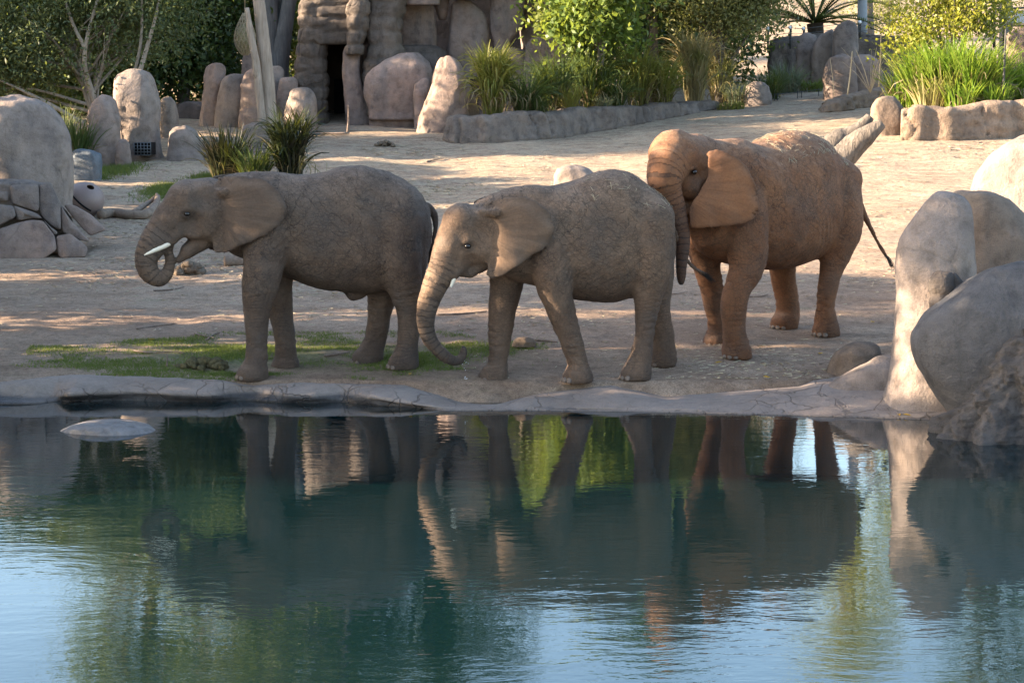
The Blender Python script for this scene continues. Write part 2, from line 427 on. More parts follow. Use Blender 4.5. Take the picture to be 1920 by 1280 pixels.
# --- water
def water_material():
    m, nt = mat_new("pond_water")
    pos = nt.nodes.new("ShaderNodeNewGeometry").outputs["Position"]
    sep = nd(nt, "ShaderNodeSeparateXYZ", {0: pos})
    wp = vmath(nt, 'ADD', pos, vmath(nt, 'MULTIPLY', nd(nt, "ShaderNodeTexNoise", {"Vector": pos, "Scale": 0.5, "Detail": 2}).outputs[1], (0.8, 0.8, 0)))
    a = noise(nt, mapping(nt, wp, (0.55, 1.5, 1)), 1.6, 2, 0.5)
    b = noise(nt, mapping(nt, wp, (0.8, 2.0, 1), (0, 0, 0.25)), 4.2, 2, 0.5)
    c = noise(nt, mapping(nt, wp, (1.0, 1.6, 1), (0, 0, -0.2)), 13.0, 2, 0.5)
    near = mth(nt, 'MULTIPLY_ADD', sep.outputs[1], -0.055, 1.45, clamp=True)       # livelier towards the open water
    patch = ramp(nt, noise(nt, mapping(nt, pos, (0.5, 1.2, 1)), 0.55, 3), [(0.36, 0.25), (0.62, 1.0)])
    amp = mth(nt, 'MULTIPLY', near, patch)
    h = mth(nt, 'ADD', mth(nt, 'MULTIPLY', a, 0.30), mth(nt, 'ADD', mth(nt, 'MULTIPLY', b, 0.26), mth(nt, 'MULTIPLY', c, 0.10)))
    h = mth(nt, 'MULTIPLY', h, mth(nt, 'MULTIPLY_ADD', amp, 0.9, 0.1))
    bump = nd(nt, "ShaderNodeBump", {"Height": h, "Distance": 0.0115, "Strength": 1.0})
    fr = nd(nt, "ShaderNodeFresnel", {"IOR": 1.34, "Normal": bump.outputs[0]}).outputs[0]
    dif = nd(nt, "ShaderNodeBsdfDiffuse", {"Color": (0.002, 0.011, 0.0125, 1)})
    glo = nd(nt, "ShaderNodeBsdfGlossy", {"Color": (0.95, 0.97, 1.0, 1), "Roughness": 0.01, "Normal": bump.outputs[0]})
    mx = nd(nt, "ShaderNodeMixShader", {0: mth(nt, 'MULTIPLY', fr, 1.3, clamp=True), 1: dif.outputs[0], 2: glo.outputs[0]})
    nd(nt, "ShaderNodeOutputMaterial", {0: mx.outputs[0]})
    return m
wv_ = np.array([[-70, -45, 0], [70, -45, 0], [70, 24.5, 0], [-70, 24.5, 0]], dtype=float)
water = mesh_obj("pond_water", wv_, np.array([[0, 1, 2, 3]]), water_material())
tag(water, "dark teal pond water with ripples and reflections", kind="structure")
# ------------------------------------------------------------------ elephants: distance fields meshed by surface nets
class Field:
    def __init__(s, lo, hi, h):
        s.lo = np.array(lo, dtype=np.float64); s.h = h
        s.n = np.ceil((np.array(hi) - s.lo) / h).astype(int) + 1
        s.f = np.full(s.n, 0.6, dtype=np.float32)
    def box(s, lo, hi):
        a = np.clip(np.floor((np.array(lo) - s.lo) / s.h).astype(int), 0, s.n - 1)
        b = np.clip(np.ceil((np.array(hi) - s.lo) / s.h).astype(int) + 1, 1, s.n)
        ax = [(s.lo[i] + np.arange(a[i], b[i]) * s.h).astype(np.float32) for i in range(3)]
        return tuple(slice(a[i], b[i]) for i in range(3)), ax[0][:, None, None], ax[1][None, :, None], ax[2][None, None, :]
    def union(s, sl, d, k):
        a = s.f[sl]
        if k <= 0: s.f[sl] = np.minimum(a, d); return
        h = np.clip(0.5 + 0.5 * (a - d) / k, 0, 1)
        s.f[sl] = a * (1 - h) + d * h - k * h * (1 - h)
    def cone(s, p, q, r1, r2, k=0.06, floor=None):
        p = np.asarray(p, dtype=np.float64); q = np.asarray(q, dtype=np.float64)
        m = max(r1, r2) + k + 0.06
        sl, X, Y, Z = s.box(np.minimum(p, q) - m, np.maximum(p, q) + m)
        d = q - p; L2 = float(d @ d) + 1e-9
        t = np.clip(((X - p[0]) * d[0] + (Y - p[1]) * d[1] + (Z - p[2]) * d[2]) / L2, 0, 1)
        dist = np.sqrt((X - p[0] - t * d[0]) ** 2 + (Y - p[1] - t * d[1]) ** 2 + (Z - p[2] - t * d[2]) ** 2) - (r1 + (r2 - r1) * t)
        if floor is not None: dist = np.maximum(dist, floor - Z)
        s.union(sl, dist.astype(np.float32), k)
    def chain(s, pts, rad, k=0.05, floor=None):
        for i in range(len(pts) - 1): s.cone(pts[i], pts[i + 1], rad[i], rad[i + 1], k, floor)
    def cut(s, p, r, k=0.02):
        p = np.asarray(p); m = r + 0.08
        sl, X, Y, Z = s.box(p - m, p + m)
        d = -(np.sqrt((X - p[0]) ** 2 + (Y - p[1]) ** 2 + (Z - p[2]) ** 2) - r)
        a = s.f[sl]; h = np.clip(0.5 - 0.5 * (a - d) / k, 0, 1)
        s.f[sl] = (a * (1 - h) + d * h + k * h * (1 - h)).astype(np.float32)
    def body(s, O, fw, lf, zg, st, k=0.10, low=0.45):
        """generalised barrel along fw; st rows: x, ztop, zbot, halfwidth"""
        st = np.array(sorted(st)); O = np.asarray(O)
        xs = np.linspace(st[0, 0], st[-1, 0], 160)
        def sm(c):
            y = np.interp(xs, st[:, 0], st[:, c])
            ker = np.hanning(15); ker /= ker.sum()
            yp = np.pad(y, 7, mode='edge'); return np.convolve(yp, ker, 'valid')
        top, bot, wid = sm(1), sm(2), sm(3)
        c3 = [O[:2] + fw[:2] * xs[j] + lf[:2] * sgn * wid.max() for j in (0, -1) for sgn in (-1, 1)]
        lo = np.array([min(c[0] for c in c3), min(c[1] for c in c3), zg + bot.min()]) - 0.2
        hi = np.array([max(c[0] for c in c3), max(c[1] for c in c3), zg + top.max()]) + 0.2
        sl, X, Y, Z = s.box(lo, hi)
        u = (X - O[0]) * fw[0] + (Y - O[1]) * fw[1] + 0 * Z
        w = (X - O[0]) * lf[0] + (Y - O[1]) * lf[1] + 0 * Z
        T = np.interp(u, xs, top) + zg; B = np.interp(u, xs, bot) + zg; W = np.interp(u, xs, wid)
        zc = B + (T - B) * low
        hh = np.where(Z > zc, T - zc, zc - B)
        ex = 2.25
        a = (np.abs(w) / W) ** ex + (np.abs(Z - zc) / np.maximum(hh, 0.02)) ** ex
        q = np.maximum(a, 1e-6) ** (1 / ex)
        d = (q - 1) * np.minimum(W, hh) * 0.95
        over = np.maximum(xs[0] - u, u - xs[-1])
        d = np.where(over > 0, np.sqrt(np.maximum(d, 0) ** 2 + over ** 2), d)
        s.union(sl, d.astype(np.float32), k)
    def sheet(s, A, eu, en, poly, thick, k, bulge):
        """a thin flap: outline poly in (u, z) on the vertical plane through A along eu; bulge(u,z)->offset along en"""
        A = np.asarray(A); poly = np.asarray(poly)
        us, zs = poly[:, 0], poly[:, 1]
        cs = [A[:2] + eu[:2] * u + en[:2] * w for u in (us.min(), us.max()) for w in (-0.25, 0.3)]
        lo = np.array([min(c[0] for c in cs), min(c[1] for c in cs), zs.min()]) - 0.08
        hi = np.array([max(c[0] for c in cs), max(c[1] for c in cs), zs.max()]) + 0.08
        sl, X, Y, Z = s.box(lo, hi)
        u = ((X - A[0]) * eu[0] + (Y - A[1]) * eu[1] + 0 * Z).astype(np.float32)
        w = ((X - A[0]) * en[0] + (Y - A[1]) * en[1] + 0 * Z).astype(np.float32)
        zz = (Z + 0 * u).astype(np.float32)
        # signed distance to the outline on a 2-D raster, then looked up
        gu = np.linspace(us.min() - 0.3, us.max() + 0.3, 150); gz = np.linspace(zs.min() - 0.12, zs.max() + 0.12, 150)
        PU, PZ = np.meshgrid(gu, gz, indexing='ij')
        sd = poly_sd(PU, PZ, poly).astype(np.float32)
        fu = np.clip((u - gu[0]) / (gu[1] - gu[0]), 0, 148.99); fz = np.clip((zz - gz[0]) / (gz[1] - gz[0]), 0, 148.99)
        iu, iz = fu.astype(int), fz.astype(int); du, dz = fu - iu, fz - iz
        D = sd[iu, iz] * (1 - du) * (1 - dz) + sd[iu + 1, iz] * du * (1 - dz) + sd[iu, iz + 1] * (1 - du) * dz + sd[iu + 1, iz + 1] * du * dz
        th = thick * (0.85 + 0.15 * np.clip(-D / 0.12, 0, 1))
        dw = np.abs(w - bulge(u, zz, D)) - th * 0.5
        kk = 0.02
        h = np.clip(0.5 - 0.5 * (D - dw) / kk, 0, 1)
        d = D * (1 - h) + dw * h + kk * h * (1 - h)
        s.union(sl, d.astype(np.float32), k)
    def mesh(s):
        f = s.f; inside = f < 0
        nx, ny, nz = f.shape
        c = np.zeros((nx - 1, ny - 1, nz - 1), np.uint8)
        for dx in (0, 1):
            for dy in (0, 1):
                for dz in (0, 1):
                    c += inside[dx:nx - 1 + dx, dy:ny - 1 + dy, dz:nz - 1 + dz]
        act = (c > 0) & (c < 8)
        ids = np.full(act.shape, -1, np.int64)
        ai = np.argwhere(act); ids[act] = np.arange(len(ai))
        acc = np.zeros((len(ai), 3)); cnt = np.zeros(len(ai))
        corners = [(dx, dy, dz) for dx in (0, 1) for dy in (0, 1) for dz in (0, 1)]
        for a in range(8):
            for ax in range(3):
                ca = corners[a]
                if ca[ax]: continue
                cb = list(ca); cb[ax] = 1
                fa = f[ai[:, 0] + ca[0], ai[:, 1] + ca[1], ai[:, 2] + ca[2]]
                fb = f[ai[:, 0] + cb[0], ai[:, 1] + cb[1], ai[:, 2] + cb[2]]
                m = (fa < 0) != (fb < 0)
                t = fa[m] / (fa[m] - fb[m])
                p = np.tile(np.array(ca, float), (m.sum(), 1)); p[:, ax] = t
                acc[m] += p; cnt[m] += 1
        v = s.lo + (ai + acc / cnt[:, None]) * s.h
        quads = []
        for ax in range(3):
            sa = [slice(1, -1)] * 3; sa[ax] = slice(0, -1)
            sb = [slice(1, -1)] * 3; sb[ax] = slice(1, None)
            A, B = inside[tuple(sa)], inside[tuple(sb)]
            e = np.argwhere(A != B); flip = A[A != B]
            g = e.copy().astype(int)
            for o in range(3):
                if o != ax: g[:, o] += 1
            o1, o2 = [(1, 2), (2, 0), (0, 1)][ax]
            def cell(d1, d2):
                q = g.copy(); q[:, o1] -= d1; q[:, o2] -= d2
                return ids[q[:, 0], q[:, 1], q[:, 2]]
            q = np.stack([cell(1, 1), cell(0, 1), cell(0, 0), cell(1, 0)], -1)
            q[~flip] = q[~flip][:, ::-1]
            quads.append(q)
        q = np.concatenate(quads)
        q = q[(q >= 0).all(1)]
        return v, q

def poly_sd(PU, PZ, poly):
    best = np.full(PU.shape, 9.0); ins = np.zeros(PU.shape, bool)
    for i in range(len(poly)):
        a, b = poly[i], poly[(i + 1) % len(poly)]
        e = b - a; t = np.clip(((PU - a[0]) * e[0] + (PZ - a[1]) * e[1]) / (e @ e + 1e-9), 0, 1)
        best = np.minimum(best, np.hypot(PU - a[0] - t * e[0], PZ - a[1] - t * e[1]))
        ins ^= ((a[1] > PZ) != (b[1] > PZ)) & (PU < (b[0] - a[0]) * (PZ - a[1]) / (b[1] - a[1] + 1e-12) + a[0])
    return np.where(ins, -best, best)

def smooth_mesh(v, q, it=2, lam=0.5):
    e = np.concatenate([q[:, [0, 1]], q[:, [1, 2]], q[:, [2, 3]], q[:, [3, 0]]])
    for _ in range(it):
        acc = np.zeros_like(v); n = np.zeros(len(v))
        for k in range(3):
            acc[:, k] = np.bincount(e[:, 0], v[e[:, 1], k], len(v)) + np.bincount(e[:, 1], v[e[:, 0], k], len(v))
        n = np.bincount(e[:, 0], minlength=len(v)) + np.bincount(e[:, 1], minlength=len(v))
        v = v * (1 - lam) + lam * acc / np.maximum(n, 1)[:, None]
    return v

def chain_param(v, pts, rad):
    """arc length of the nearest point on a chain, and distance divided by radius"""
    best = np.full(len(v), 1e9); s_out = np.zeros(len(v)); acc = 0.0
    for i in range(len(pts) - 1):
        p, q = np.asarray(pts[i]), np.asarray(pts[i + 1]); d = q - p; L = np.linalg.norm(d)
        t = np.clip(((v - p) @ d) / (L * L + 1e-9), 0, 1)
        dist = np.linalg.norm(v - p - t[:, None] * d, axis=1) / (rad[i] + (rad[i + 1] - rad[i]) * t)
        m = dist < best
        best[m] = dist[m]; s_out[m] = acc + t[m] * L
        acc += L
    return s_out, best, acc

def tube(pts, rad, sides=8, cap=True):
    pts = np.asarray(pts, dtype=float); rad = np.broadcast_to(np.asarray(rad, dtype=float), (len(pts),))
    tan = np.gradient(pts, axis=0); tan /= np.linalg.norm(tan, axis=1)[:, None] + 1e-9
    ref = np.array([0, 0, 1.0]) if abs(tan[0][2]) < 0.9 else np.array([1.0, 0, 0])
    V = []
    u = np.cross(tan[0], ref); u /= np.linalg.norm(u)
    ang = np.arange(sides) / sides * 2 * math.pi
    for i in range(len(pts)):
        u = u - tan[i] * (u @ tan[i]); u /= np.linalg.norm(u) + 1e-9
        w = np.cross(tan[i], u)
        V.append(pts[i] + rad[i] * (np.cos(ang)[:, None] * u + np.sin(ang)[:, None] * w))
    V = np.concatenate(V); n = len(pts)
    idx = np.arange(n * sides).reshape(n, sides); nxt = np.roll(idx, -1, axis=1)
    F = [np.stack([idx[:-1], nxt[:-1], nxt[1:], idx[1:]], -1).reshape(-1, 4)]
    if cap:
        F.append(idx[0][::-1][None, :]); F.append(idx[-1][None, :])
    return V, F

def curve_pts(pts, n=24):
    """Catmull-Rom through the given rows (any number of columns)"""
    P = np.asarray(pts, dtype=float)
    P = np.vstack([2 * P[0] - P[1], P, 2 * P[-1] - P[-2]])
    out = []
    m = len(P) - 3
    for t in np.linspace(0, m, n):
        i = min(int(t), m - 1); f = t - i
        a, b, c, d = P[i], P[i + 1], P[i + 2], P[i + 3]
        out.append(0.5 * (2 * b + (c - a) * f + (2 * a - 5 * b + 4 * c - d) * f * f + (3 * b - a - 3 * c + d) * f ** 3))
    return np.array(out)

def skin_material(name, base, dust, dark, topdust, greyc=(0.105, 0.09, 0.08)):
    m, nt = mat_new(name)
    co = nt.nodes.new("ShaderNodeTexCoord").outputs["Object"]
    A = lambda n: nd(nt, "ShaderNodeAttribute", attribute_name=n).outputs["Fac"]
    ts, tw, ew, lw, hw = A("trunk_s"), A("trunk_w"), A("ear_w"), A("leg_w"), A("head_w")
    sep = nd(nt, "ShaderNodeSeparateXYZ", {0: co})
    nz_ = nd(nt, "ShaderNodeTexNoise", {"Vector": co, "Scale": 3.2, "Detail": 3}).outputs[1]
    warp = vmath(nt, 'ADD', co, vmath(nt, 'MULTIPLY', vmath(nt, 'SUBTRACT', nz_, (0.5, 0.5, 0.5)), (0.22, 0.22, 0.22)))
    nz2 = nd(nt, "ShaderNodeTexNoise", {"Vector": co, "Scale": 17, "Detail": 3}).outputs[1]
    warp = vmath(nt, 'ADD', warp, vmath(nt, 'MULTIPLY', vmath(nt, 'SUBTRACT', nz2, (0.5, 0.5, 0.5)), (0.035, 0.035, 0.035)))
    def cr(vec, sc, w):
        d = nd(nt, "ShaderNodeTexVoronoi", {"Vector": vec, "Scale": sc, "Randomness": 1.0}, feature='DISTANCE_TO_EDGE').outputs[0]
        return ramp(nt, d, [(0.0, 1.0), (w, 0.25), (w * 2.4, 0.0)])
    na_, nb_, nc_ = noise(nt, co, 2.6, 2), noise(nt, co, 8.5, 2), noise(nt, co, 26, 2)
    def lines(ax, az, ay, spacing, wid, ph):
        t = mth(nt, 'ADD', mth(nt, 'MULTIPLY', sep.outputs[0], ax), mth(nt, 'MULTIPLY_ADD', sep.outputs[2], az, mth(nt, 'MULTIPLY', sep.outputs[1], ay)))
        t = mth(nt, 'MULTIPLY_ADD', t, math.pi / spacing, ph)
        t = mth(nt, 'ADD', t, mth(nt, 'MULTIPLY_ADD', na_, 11.0 * (0.05 / spacing), mth(nt, 'MULTIPLY_ADD', nb_, 4.5, mth(nt, 'MULTIPLY', nc_, 2.0))))
        return ramp(nt, mth(nt, 'ABSOLUTE', mth(nt, 'SINE', t)), [(0.0, 1.0), (wid, 0.35), (wid * 2.6, 0.0)])
    la, lb = lines(0.75, 0.66, 0.5, 0.105, 0.09, 0.0), lines(-0.62, 0.78, 0.45, 0.085, 0.10, 1.0)
    lc_, ld = lines(0.95, -0.2, 0.6, 0.14, 0.07, 2.0), lines(0.05, 1.0, 0.1, 0.038, 0.2, 0.4)
    ma = ramp(nt, noise(nt, co, 3.7, 3), [(0.40, 0.0), (0.58, 1.0)])
    mb_ = ramp(nt, noise(nt, mapping(nt, co, (1, 1, 1), (0, 0, 0), (5, 3, 1)), 4.3, 3), [(0.42, 0.0), (0.6, 1.0)])
    c2 = mth(nt, 'MULTIPLY', mth(nt, 'MAXIMUM', cr(mapping(nt, warp, (0.75, 0.9, 1.2), (0, math.radians(30), 0)), 19, 0.075), mth(nt, 'MULTIPLY', cr(warp, 38, 0.10), 0.6)), ramp(nt, noise(nt, co, 5.2, 3), [(0.3, 0.35), (0.6, 1.0)]))
    cb = mth(nt, 'MAXIMUM', mth(nt, 'MULTIPLY', la, ma), mth(nt, 'MULTIPLY', lb, mb_))
    cb = mth(nt, 'MAXIMUM', cb, mth(nt, 'MULTIPLY', lc_, mth(nt, 'MULTIPLY', ma, 0.8)))
    cb = mth(nt, 'MAXIMUM', cb, mth(nt, 'MULTIPLY', c2, 0.68))
    c3 = mth(nt, 'MAXIMUM', mth(nt, 'MULTIPLY', ld, ma), mth(nt, 'MULTIPLY', c2, 0.5))
    body_w = mth(nt, 'SUBTRACT', 1.0, lw, clamp=True)
    ck = mth(nt, 'ADD', mth(nt, 'MULTIPLY', cb, body_w), mth(nt, 'MULTIPLY', c3, mth(nt, 'MULTIPLY', lw, 0.95)))
    ck = mth(nt, 'MULTIPLY', ck, mth(nt, 'SUBTRACT', 1.0, mth(nt, 'MAXIMUM', ew, mth(nt, 'MULTIPLY', tw, 0.9)), clamp=True))
    ck = mth(nt, 'MULTIPLY', ck, mth(nt, 'MULTIPLY_ADD', hw, -0.35, 1.0))
    # rings round the trunk
    rn = mth(nt, 'MULTIPLY_ADD', noise(nt, co, 9, 3), 0.05, ts)
    wv = mth(nt, 'SINE', mth(nt, 'MULTIPLY', rn, 170.0))
    wv2 = mth(nt, 'SINE', mth(nt, 'MULTIPLY', rn, 97.0))
    ring = mth(nt, 'MULTIPLY', ramp(nt, mth(nt, 'MULTIPLY_ADD', mth(nt, 'ADD', wv, wv2), 0.25, 0.5), [(0.1, 1.0), (0.45, 0.0)]), tw)
    # ear folds
    ecv = nd(nt, "ShaderNodeCombineXYZ", {0: mth(nt, 'MULTIPLY', A("ear_r"), 9.0), 1: mth(nt, 'MULTIPLY', sep.outputs[2], 1.6), 2: mth(nt, 'MULTIPLY', sep.outputs[0], 1.6)}).outputs[0]
    en = noise(nt, ecv, 1.3, 5, 0.62)
    col = mixc(nt, ramp(nt, noise(nt, co, 1.7, 4, 0.6), [(0.36, 0.0), (0.62, 1.0)]), base, dust)
    col = mixc(nt, mth(nt, 'MULTIPLY', ramp(nt, noise(nt, co, 0.9, 3), [(0.5, 0.0), (0.68, 0.8)]), 1.0), col, dark)
    col = mixc(nt, ramp(nt, noise(nt, mapping(nt, co, (1, 1, 1), (0, 0, 0), (3, 7, 2)), 2.3, 5, 0.65), [(0.46, 0.0), (0.66, 0.65)]), col, greyc)
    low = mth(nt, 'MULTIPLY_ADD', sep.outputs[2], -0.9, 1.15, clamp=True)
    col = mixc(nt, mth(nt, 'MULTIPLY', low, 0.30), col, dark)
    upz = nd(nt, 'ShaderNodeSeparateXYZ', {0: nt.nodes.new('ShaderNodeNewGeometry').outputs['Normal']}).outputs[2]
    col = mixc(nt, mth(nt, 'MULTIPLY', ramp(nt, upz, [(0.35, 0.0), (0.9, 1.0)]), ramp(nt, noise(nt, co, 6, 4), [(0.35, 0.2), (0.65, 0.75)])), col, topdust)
    col = mixc(nt, mth(nt, 'MULTIPLY', A("tip_w"), 0.92), col, (0.022, 0.02, 0.02))
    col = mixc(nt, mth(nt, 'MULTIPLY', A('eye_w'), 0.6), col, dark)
    col = mixc(nt, mth(nt, 'MULTIPLY', ew, 0.3), col, dust)
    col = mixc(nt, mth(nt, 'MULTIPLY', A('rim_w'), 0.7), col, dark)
    fine = noise(nt, co, 42, 5, 0.7); spk = noise(nt, co, 130, 2, 0.6)
    col = mixc(nt, 0.6, col, ramp(nt, fine, [(0.28, 0.6), (0.5, 1.0), (0.76, 1.3)]), 'MULTIPLY')
    col = mixc(nt, mth(nt, 'MULTIPLY', ck, 0.92), col, (0.02, 0.015, 0.012))
    col = mixc(nt, mth(nt, 'MULTIPLY', ring, 0.75), col, (0.02, 0.016, 0.014))
    col = mixc(nt, mth(nt, 'MULTIPLY', ew, ramp(nt, en, [(0.35, 0.35), (0.6, 0.0)])), col, dark)
    h = mth(nt, 'MULTIPLY_ADD', ck, -1.0, mth(nt, 'MULTIPLY', fine, 0.32))
    h = mth(nt, 'ADD', h, mth(nt, 'MULTIPLY', spk, 0.08))
    h = mth(nt, 'SUBTRACT', h, mth(nt, 'MULTIPLY', ring, 1.0))
    h = mth(nt, 'ADD', h, mth(nt, 'MULTIPLY', mth(nt, 'MULTIPLY', ew, en), 1.4))
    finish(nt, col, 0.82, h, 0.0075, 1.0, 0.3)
    return m

M_IVORY = plain_mat("ivory", (0.74, 0.66, 0.52), 0.35, 0.5, 0.08, 9, 0.001)
M_EYE = plain_mat("eye_dark", (0.012, 0.009, 0.007), 0.12, 0.6, 0.1, 30, 0.0)
M_NAIL = plain_mat("toenail_horn", (0.14, 0.105, 0.082), 0.65, 0.3, 0.3, 20, 0.003)
M_HAIR = plain_mat("dark_hair", (0.02, 0.016, 0.014), 0.6, 0.3, 0.1, 20, 0.0)
M_STRAW = plain_mat("dry_straw", (0.36, 0.30, 0.20), 0.8, 0.2, 0.3, 5, 0.0)

def ellipsoid(c, ax, n=12):
    """ax: 3 scaled axis vectors"""
    th = np.linspace(0, math.pi, n); ph = np.arange(2 * n) / (2 * n) * 2 * math.pi
    T, P = np.meshgrid(th, ph, indexing='ij')
    u = np.stack([np.sin(T) * np.cos(P), np.sin(T) * np.sin(P), np.cos(T)], -1).reshape(-1, 3)
    v = np.asarray(c) + u @ np.asarray(ax)
    idx = np.arange(n * 2 * n).reshape(n, 2 * n); nx = np.roll(idx, -1, 1)
    return v, [np.stack([idx[:-1], idx[1:], nx[1:], nx[:-1]], -1).reshape(-1, 4)]

def plane_pt(px, py, O, lf, yl):
    d = ray(px, py); C = np.array([0, 0, CAM_H])
    t = (yl - ((C[0] - O[0]) * lf[0] + (C[1] - O[1]) * lf[1])) / (d[0] * lf[0] + d[1] * lf[1])
    return C + d * t

def elephant(spec):
    O = np.array([*spec["origin"], 0.0]); psi = math.radians(spec["yaw"])
    fw = np.array([-math.cos(psi), -math.sin(psi), 0]); lf = np.array([math.sin(psi), -math.cos(psi), 0])
    ph = math.radians(spec.get("head_yaw", spec["yaw"]))
    HO = np.array([*spec.get("head_origin", spec["origin"]), 0.0])
    hf = np.array([-math.cos(ph), -math.sin(ph), 0]); hl = np.array([math.sin(ph), -math.cos(ph), 0])
    zg = float(ground_z(O[0], O[1]))
    sc = lambda P: F_PX / P[1]
    T = lambda px, py, yl: plane_pt(px, py, O, lf, yl)
    H = lambda px, py, yl: plane_pt(px, py, HO, hl, yl)
    # body stations
    if spec.get("stations_px"):
        st = []
        for px, a, b, w in spec["stations_px"]:
            A, B = T(px, a, 0.0), T(px, b, 0.0)
            st.append(((A - O) @ fw, A[2] - zg, B[2] - zg, w))
    else: st = spec["stations"]
    xs = [s[0] for s in st]
    ends = np.array([O + fw * min(xs), O + fw * max(xs)])
    lo = ends.min(0) - np.array([0.95, 0.95, 0]); hi = ends.max(0) + np.array([0.95, 0.95, 0])
    tr = [np.array(H(px, py, yl)) if Y is None else at(px, py, Y) for px, py, r, yl, Y in spec["trunk"]]
    trr = [r for _, _, r, _, _ in spec["trunk"]]
    for p in tr:
        lo = np.minimum(lo, p - 0.3); hi = np.maximum(hi, p + 0.3)
    lo[2] = -0.05; hi[2] = zg + max(s[1] for s in st) + 0.25
    F = Field(lo, hi, spec.get("res", 0.019))
    F.body(O, fw, lf, zg, st)
    legs = []
    for leg in spec["legs"]:
        pts, rad = [], []
        for px, py, r, yl in leg["pts"]:
            pts.append(T(px, py, yl)); rad.append(r)
        foot = pts[-1]
        fl = float(ground_z(foot[0], foot[1]))
        if leg.get("slab"): fl = leg["slab"]
        fl = min(fl, foot[2]) if leg.get("lift") is None else foot[2]
        pts[-1] = np.array([foot[0], foot[1], fl + 0.045])
        cp = curve_pts(np.column_stack([np.array(pts), rad]), 4 * len(pts))
        F.chain(list(cp[:, :3]), list(cp[:, 3]), 0.03, fl - 0.004)
        # broad sole and the toes' front
        F.cone(pts[-1] + np.array([0, 0, -0.01]), pts[-1] + fw * 0.05 + np.array([0, 0, -0.015]), rad[-1] * 1.02, rad[-1] * 0.92, 0.05, fl - 0.004)
        legs.append((cp[:, :3], cp[:, 3], fl, pts[-1], rad[-1]))
    for a, b, r1, r2, k in spec.get("muscle", []):
        for sg in (1, -1):
            F.cone(T(a[0], a[1], 0) + lf * a[2] * sg, T(b[0], b[1], 0) + lf * b[2] * sg, r1, r2, k)
    # head
    for px, py, r, yl, px2, py2, r2, yl2, k in spec["head"]:
        a, b = H(px, py, 0.0), H(px2, py2, 0.0)
        for sg in ((1, -1) if (yl or yl2) else (1,)):
            F.cone(a + hl * yl * sg, b + hl * yl2 * sg, r, r2, k)
    na, nb = spec["neck"]
    F.cone(T(na[0], na[1], 0), H(nb[0], nb[1], 0), na[2], nb[2], 0.16)
    cp = curve_pts(np.column_stack([np.array(tr), trr]), 5 * len(tr))
    F.chain(list(cp[:, :3]), list(cp[:, 3]), 0.025)
    trunk_pts, trunk_rad = cp[:, :3], cp[:, 3]
    # ears
    ear = spec["ear"]; al = math.radians(ear["splay"])
    eu = -hf * math.cos(al) + hl * math.sin(al); en = hl * math.cos(al) + hf * math.sin(al)
    A = H(ear["root"][0], ear["root"][1], ear["root"][2])
    d_en = en[:2]
    poly = []
    for px, py in ear["outline"]:
        P = plane_pt(px, py, A, en, 0.0)
        poly.append(((P - A) @ eu, P[2]))
    cpoly = curve_pts(np.vstack([poly, poly[:1]]), 110)
    jz = np.column_stack([cpoly * 14, np.full(len(cpoly), spec['yaw'])]); cpoly = cpoly + 0.007 * np.stack([vnoise(jz, 1), vnoise(jz, 2)], -1)
    zmid = np.mean([p[1] for p in poly]); umax = max(p[0] for p in poly); ztop = max(p[1] for p in poly)
    def bulge(u, z, D):
        edge = np.clip(1 + D / 0.16, 0, 1)
        uu = np.clip(u / umax, 0, 1); zlo = np.clip((zmid + 0.05 - z) / 0.45, 0, 1)
        return ear["curve"] * np.sin(uu * 2.9) - 0.035 * np.clip(1 - uu * 4, 0, 1) - 0.05 * edge * uu ** 2 + 0.014 * zlo * np.sin(u * 22 + z * 5) * np.clip(uu * 3, 0, 1) + 0.016 * edge * np.sin(z * 23 + u * 11) * uu - 0.05 * np.clip((z - ztop + 0.12) / 0.12, 0, 1)
    F.sheet(A, eu, en, cpoly, 0.034, 0.035, bulge)
    # rolled upper front fold of the ear
    if ear.get("fold"):
        fp = [plane_pt(px, py, A, en, w) for px, py, w, r in ear["fold"]]
        fr = [r for *_, r in ear["fold"]]
        F.chain(fp, fr, 0.035)
    mir = lambda P: P - 2 * ((P - HO) @ hl) * hl
    al2 = math.radians(ear.get("far_splay", ear["splay"]))
    eu2 = -hf * math.cos(al2) - hl * math.sin(al2); en2 = -hl * math.cos(al2) + hf * math.sin(al2)
    A2 = mir(A)
    F.sheet(A2, eu2, en2, cpoly, 0.034, 0.035, bulge)
    # tail
    tl = [at(px, py, Y) for px, py, Y, r in spec["tail"]]; tlr = [r for *_, r in spec["tail"]]
    cpt = curve_pts(np.column_stack([np.array(tl), tlr]), 4 * len(tl))
    F.chain(list(cpt[:, :3]), list(cpt[:, 3]), 0.02)
    for px, py, yl, r in spec.get('dents', []):
        for sg in (1, -1): F.cut(H(px, py, 0.0) + hl * yl * sg, r, 0.10)
    # eye sockets
    eyes = []
    for sg in (1, -1):
        e = H(spec["eye"][0], spec["eye"][1], 0.0) + hl * spec["eye"][2] * sg
        eyes.append(e)
        F.chain([e + hf * 0.055 + np.array([0, 0, 0.03]), e + np.array([0, 0, 0.052]) + hl * sg * 0.012, e - hf * 0.06 + np.array([0, 0, 0.02])], [0.014, 0.020, 0.014], 0.025)
        F.chain([e + hf * 0.05 + np.array([0, 0, -0.022]), e + np.array([0, 0, -0.040]) + hl * sg * 0.004, e - hf * 0.05 + np.array([0, 0, -0.02])], [0.010, 0.014, 0.010], 0.022)
    v, q = F.mesh()
    v = smooth_mesh(v, q, 2, 0.5)
    # region weights for the skin
    s_, dd, L = chain_param(v, trunk_pts, trunk_rad)
    hw = np.clip((v - HO) @ hf, -9, 9)
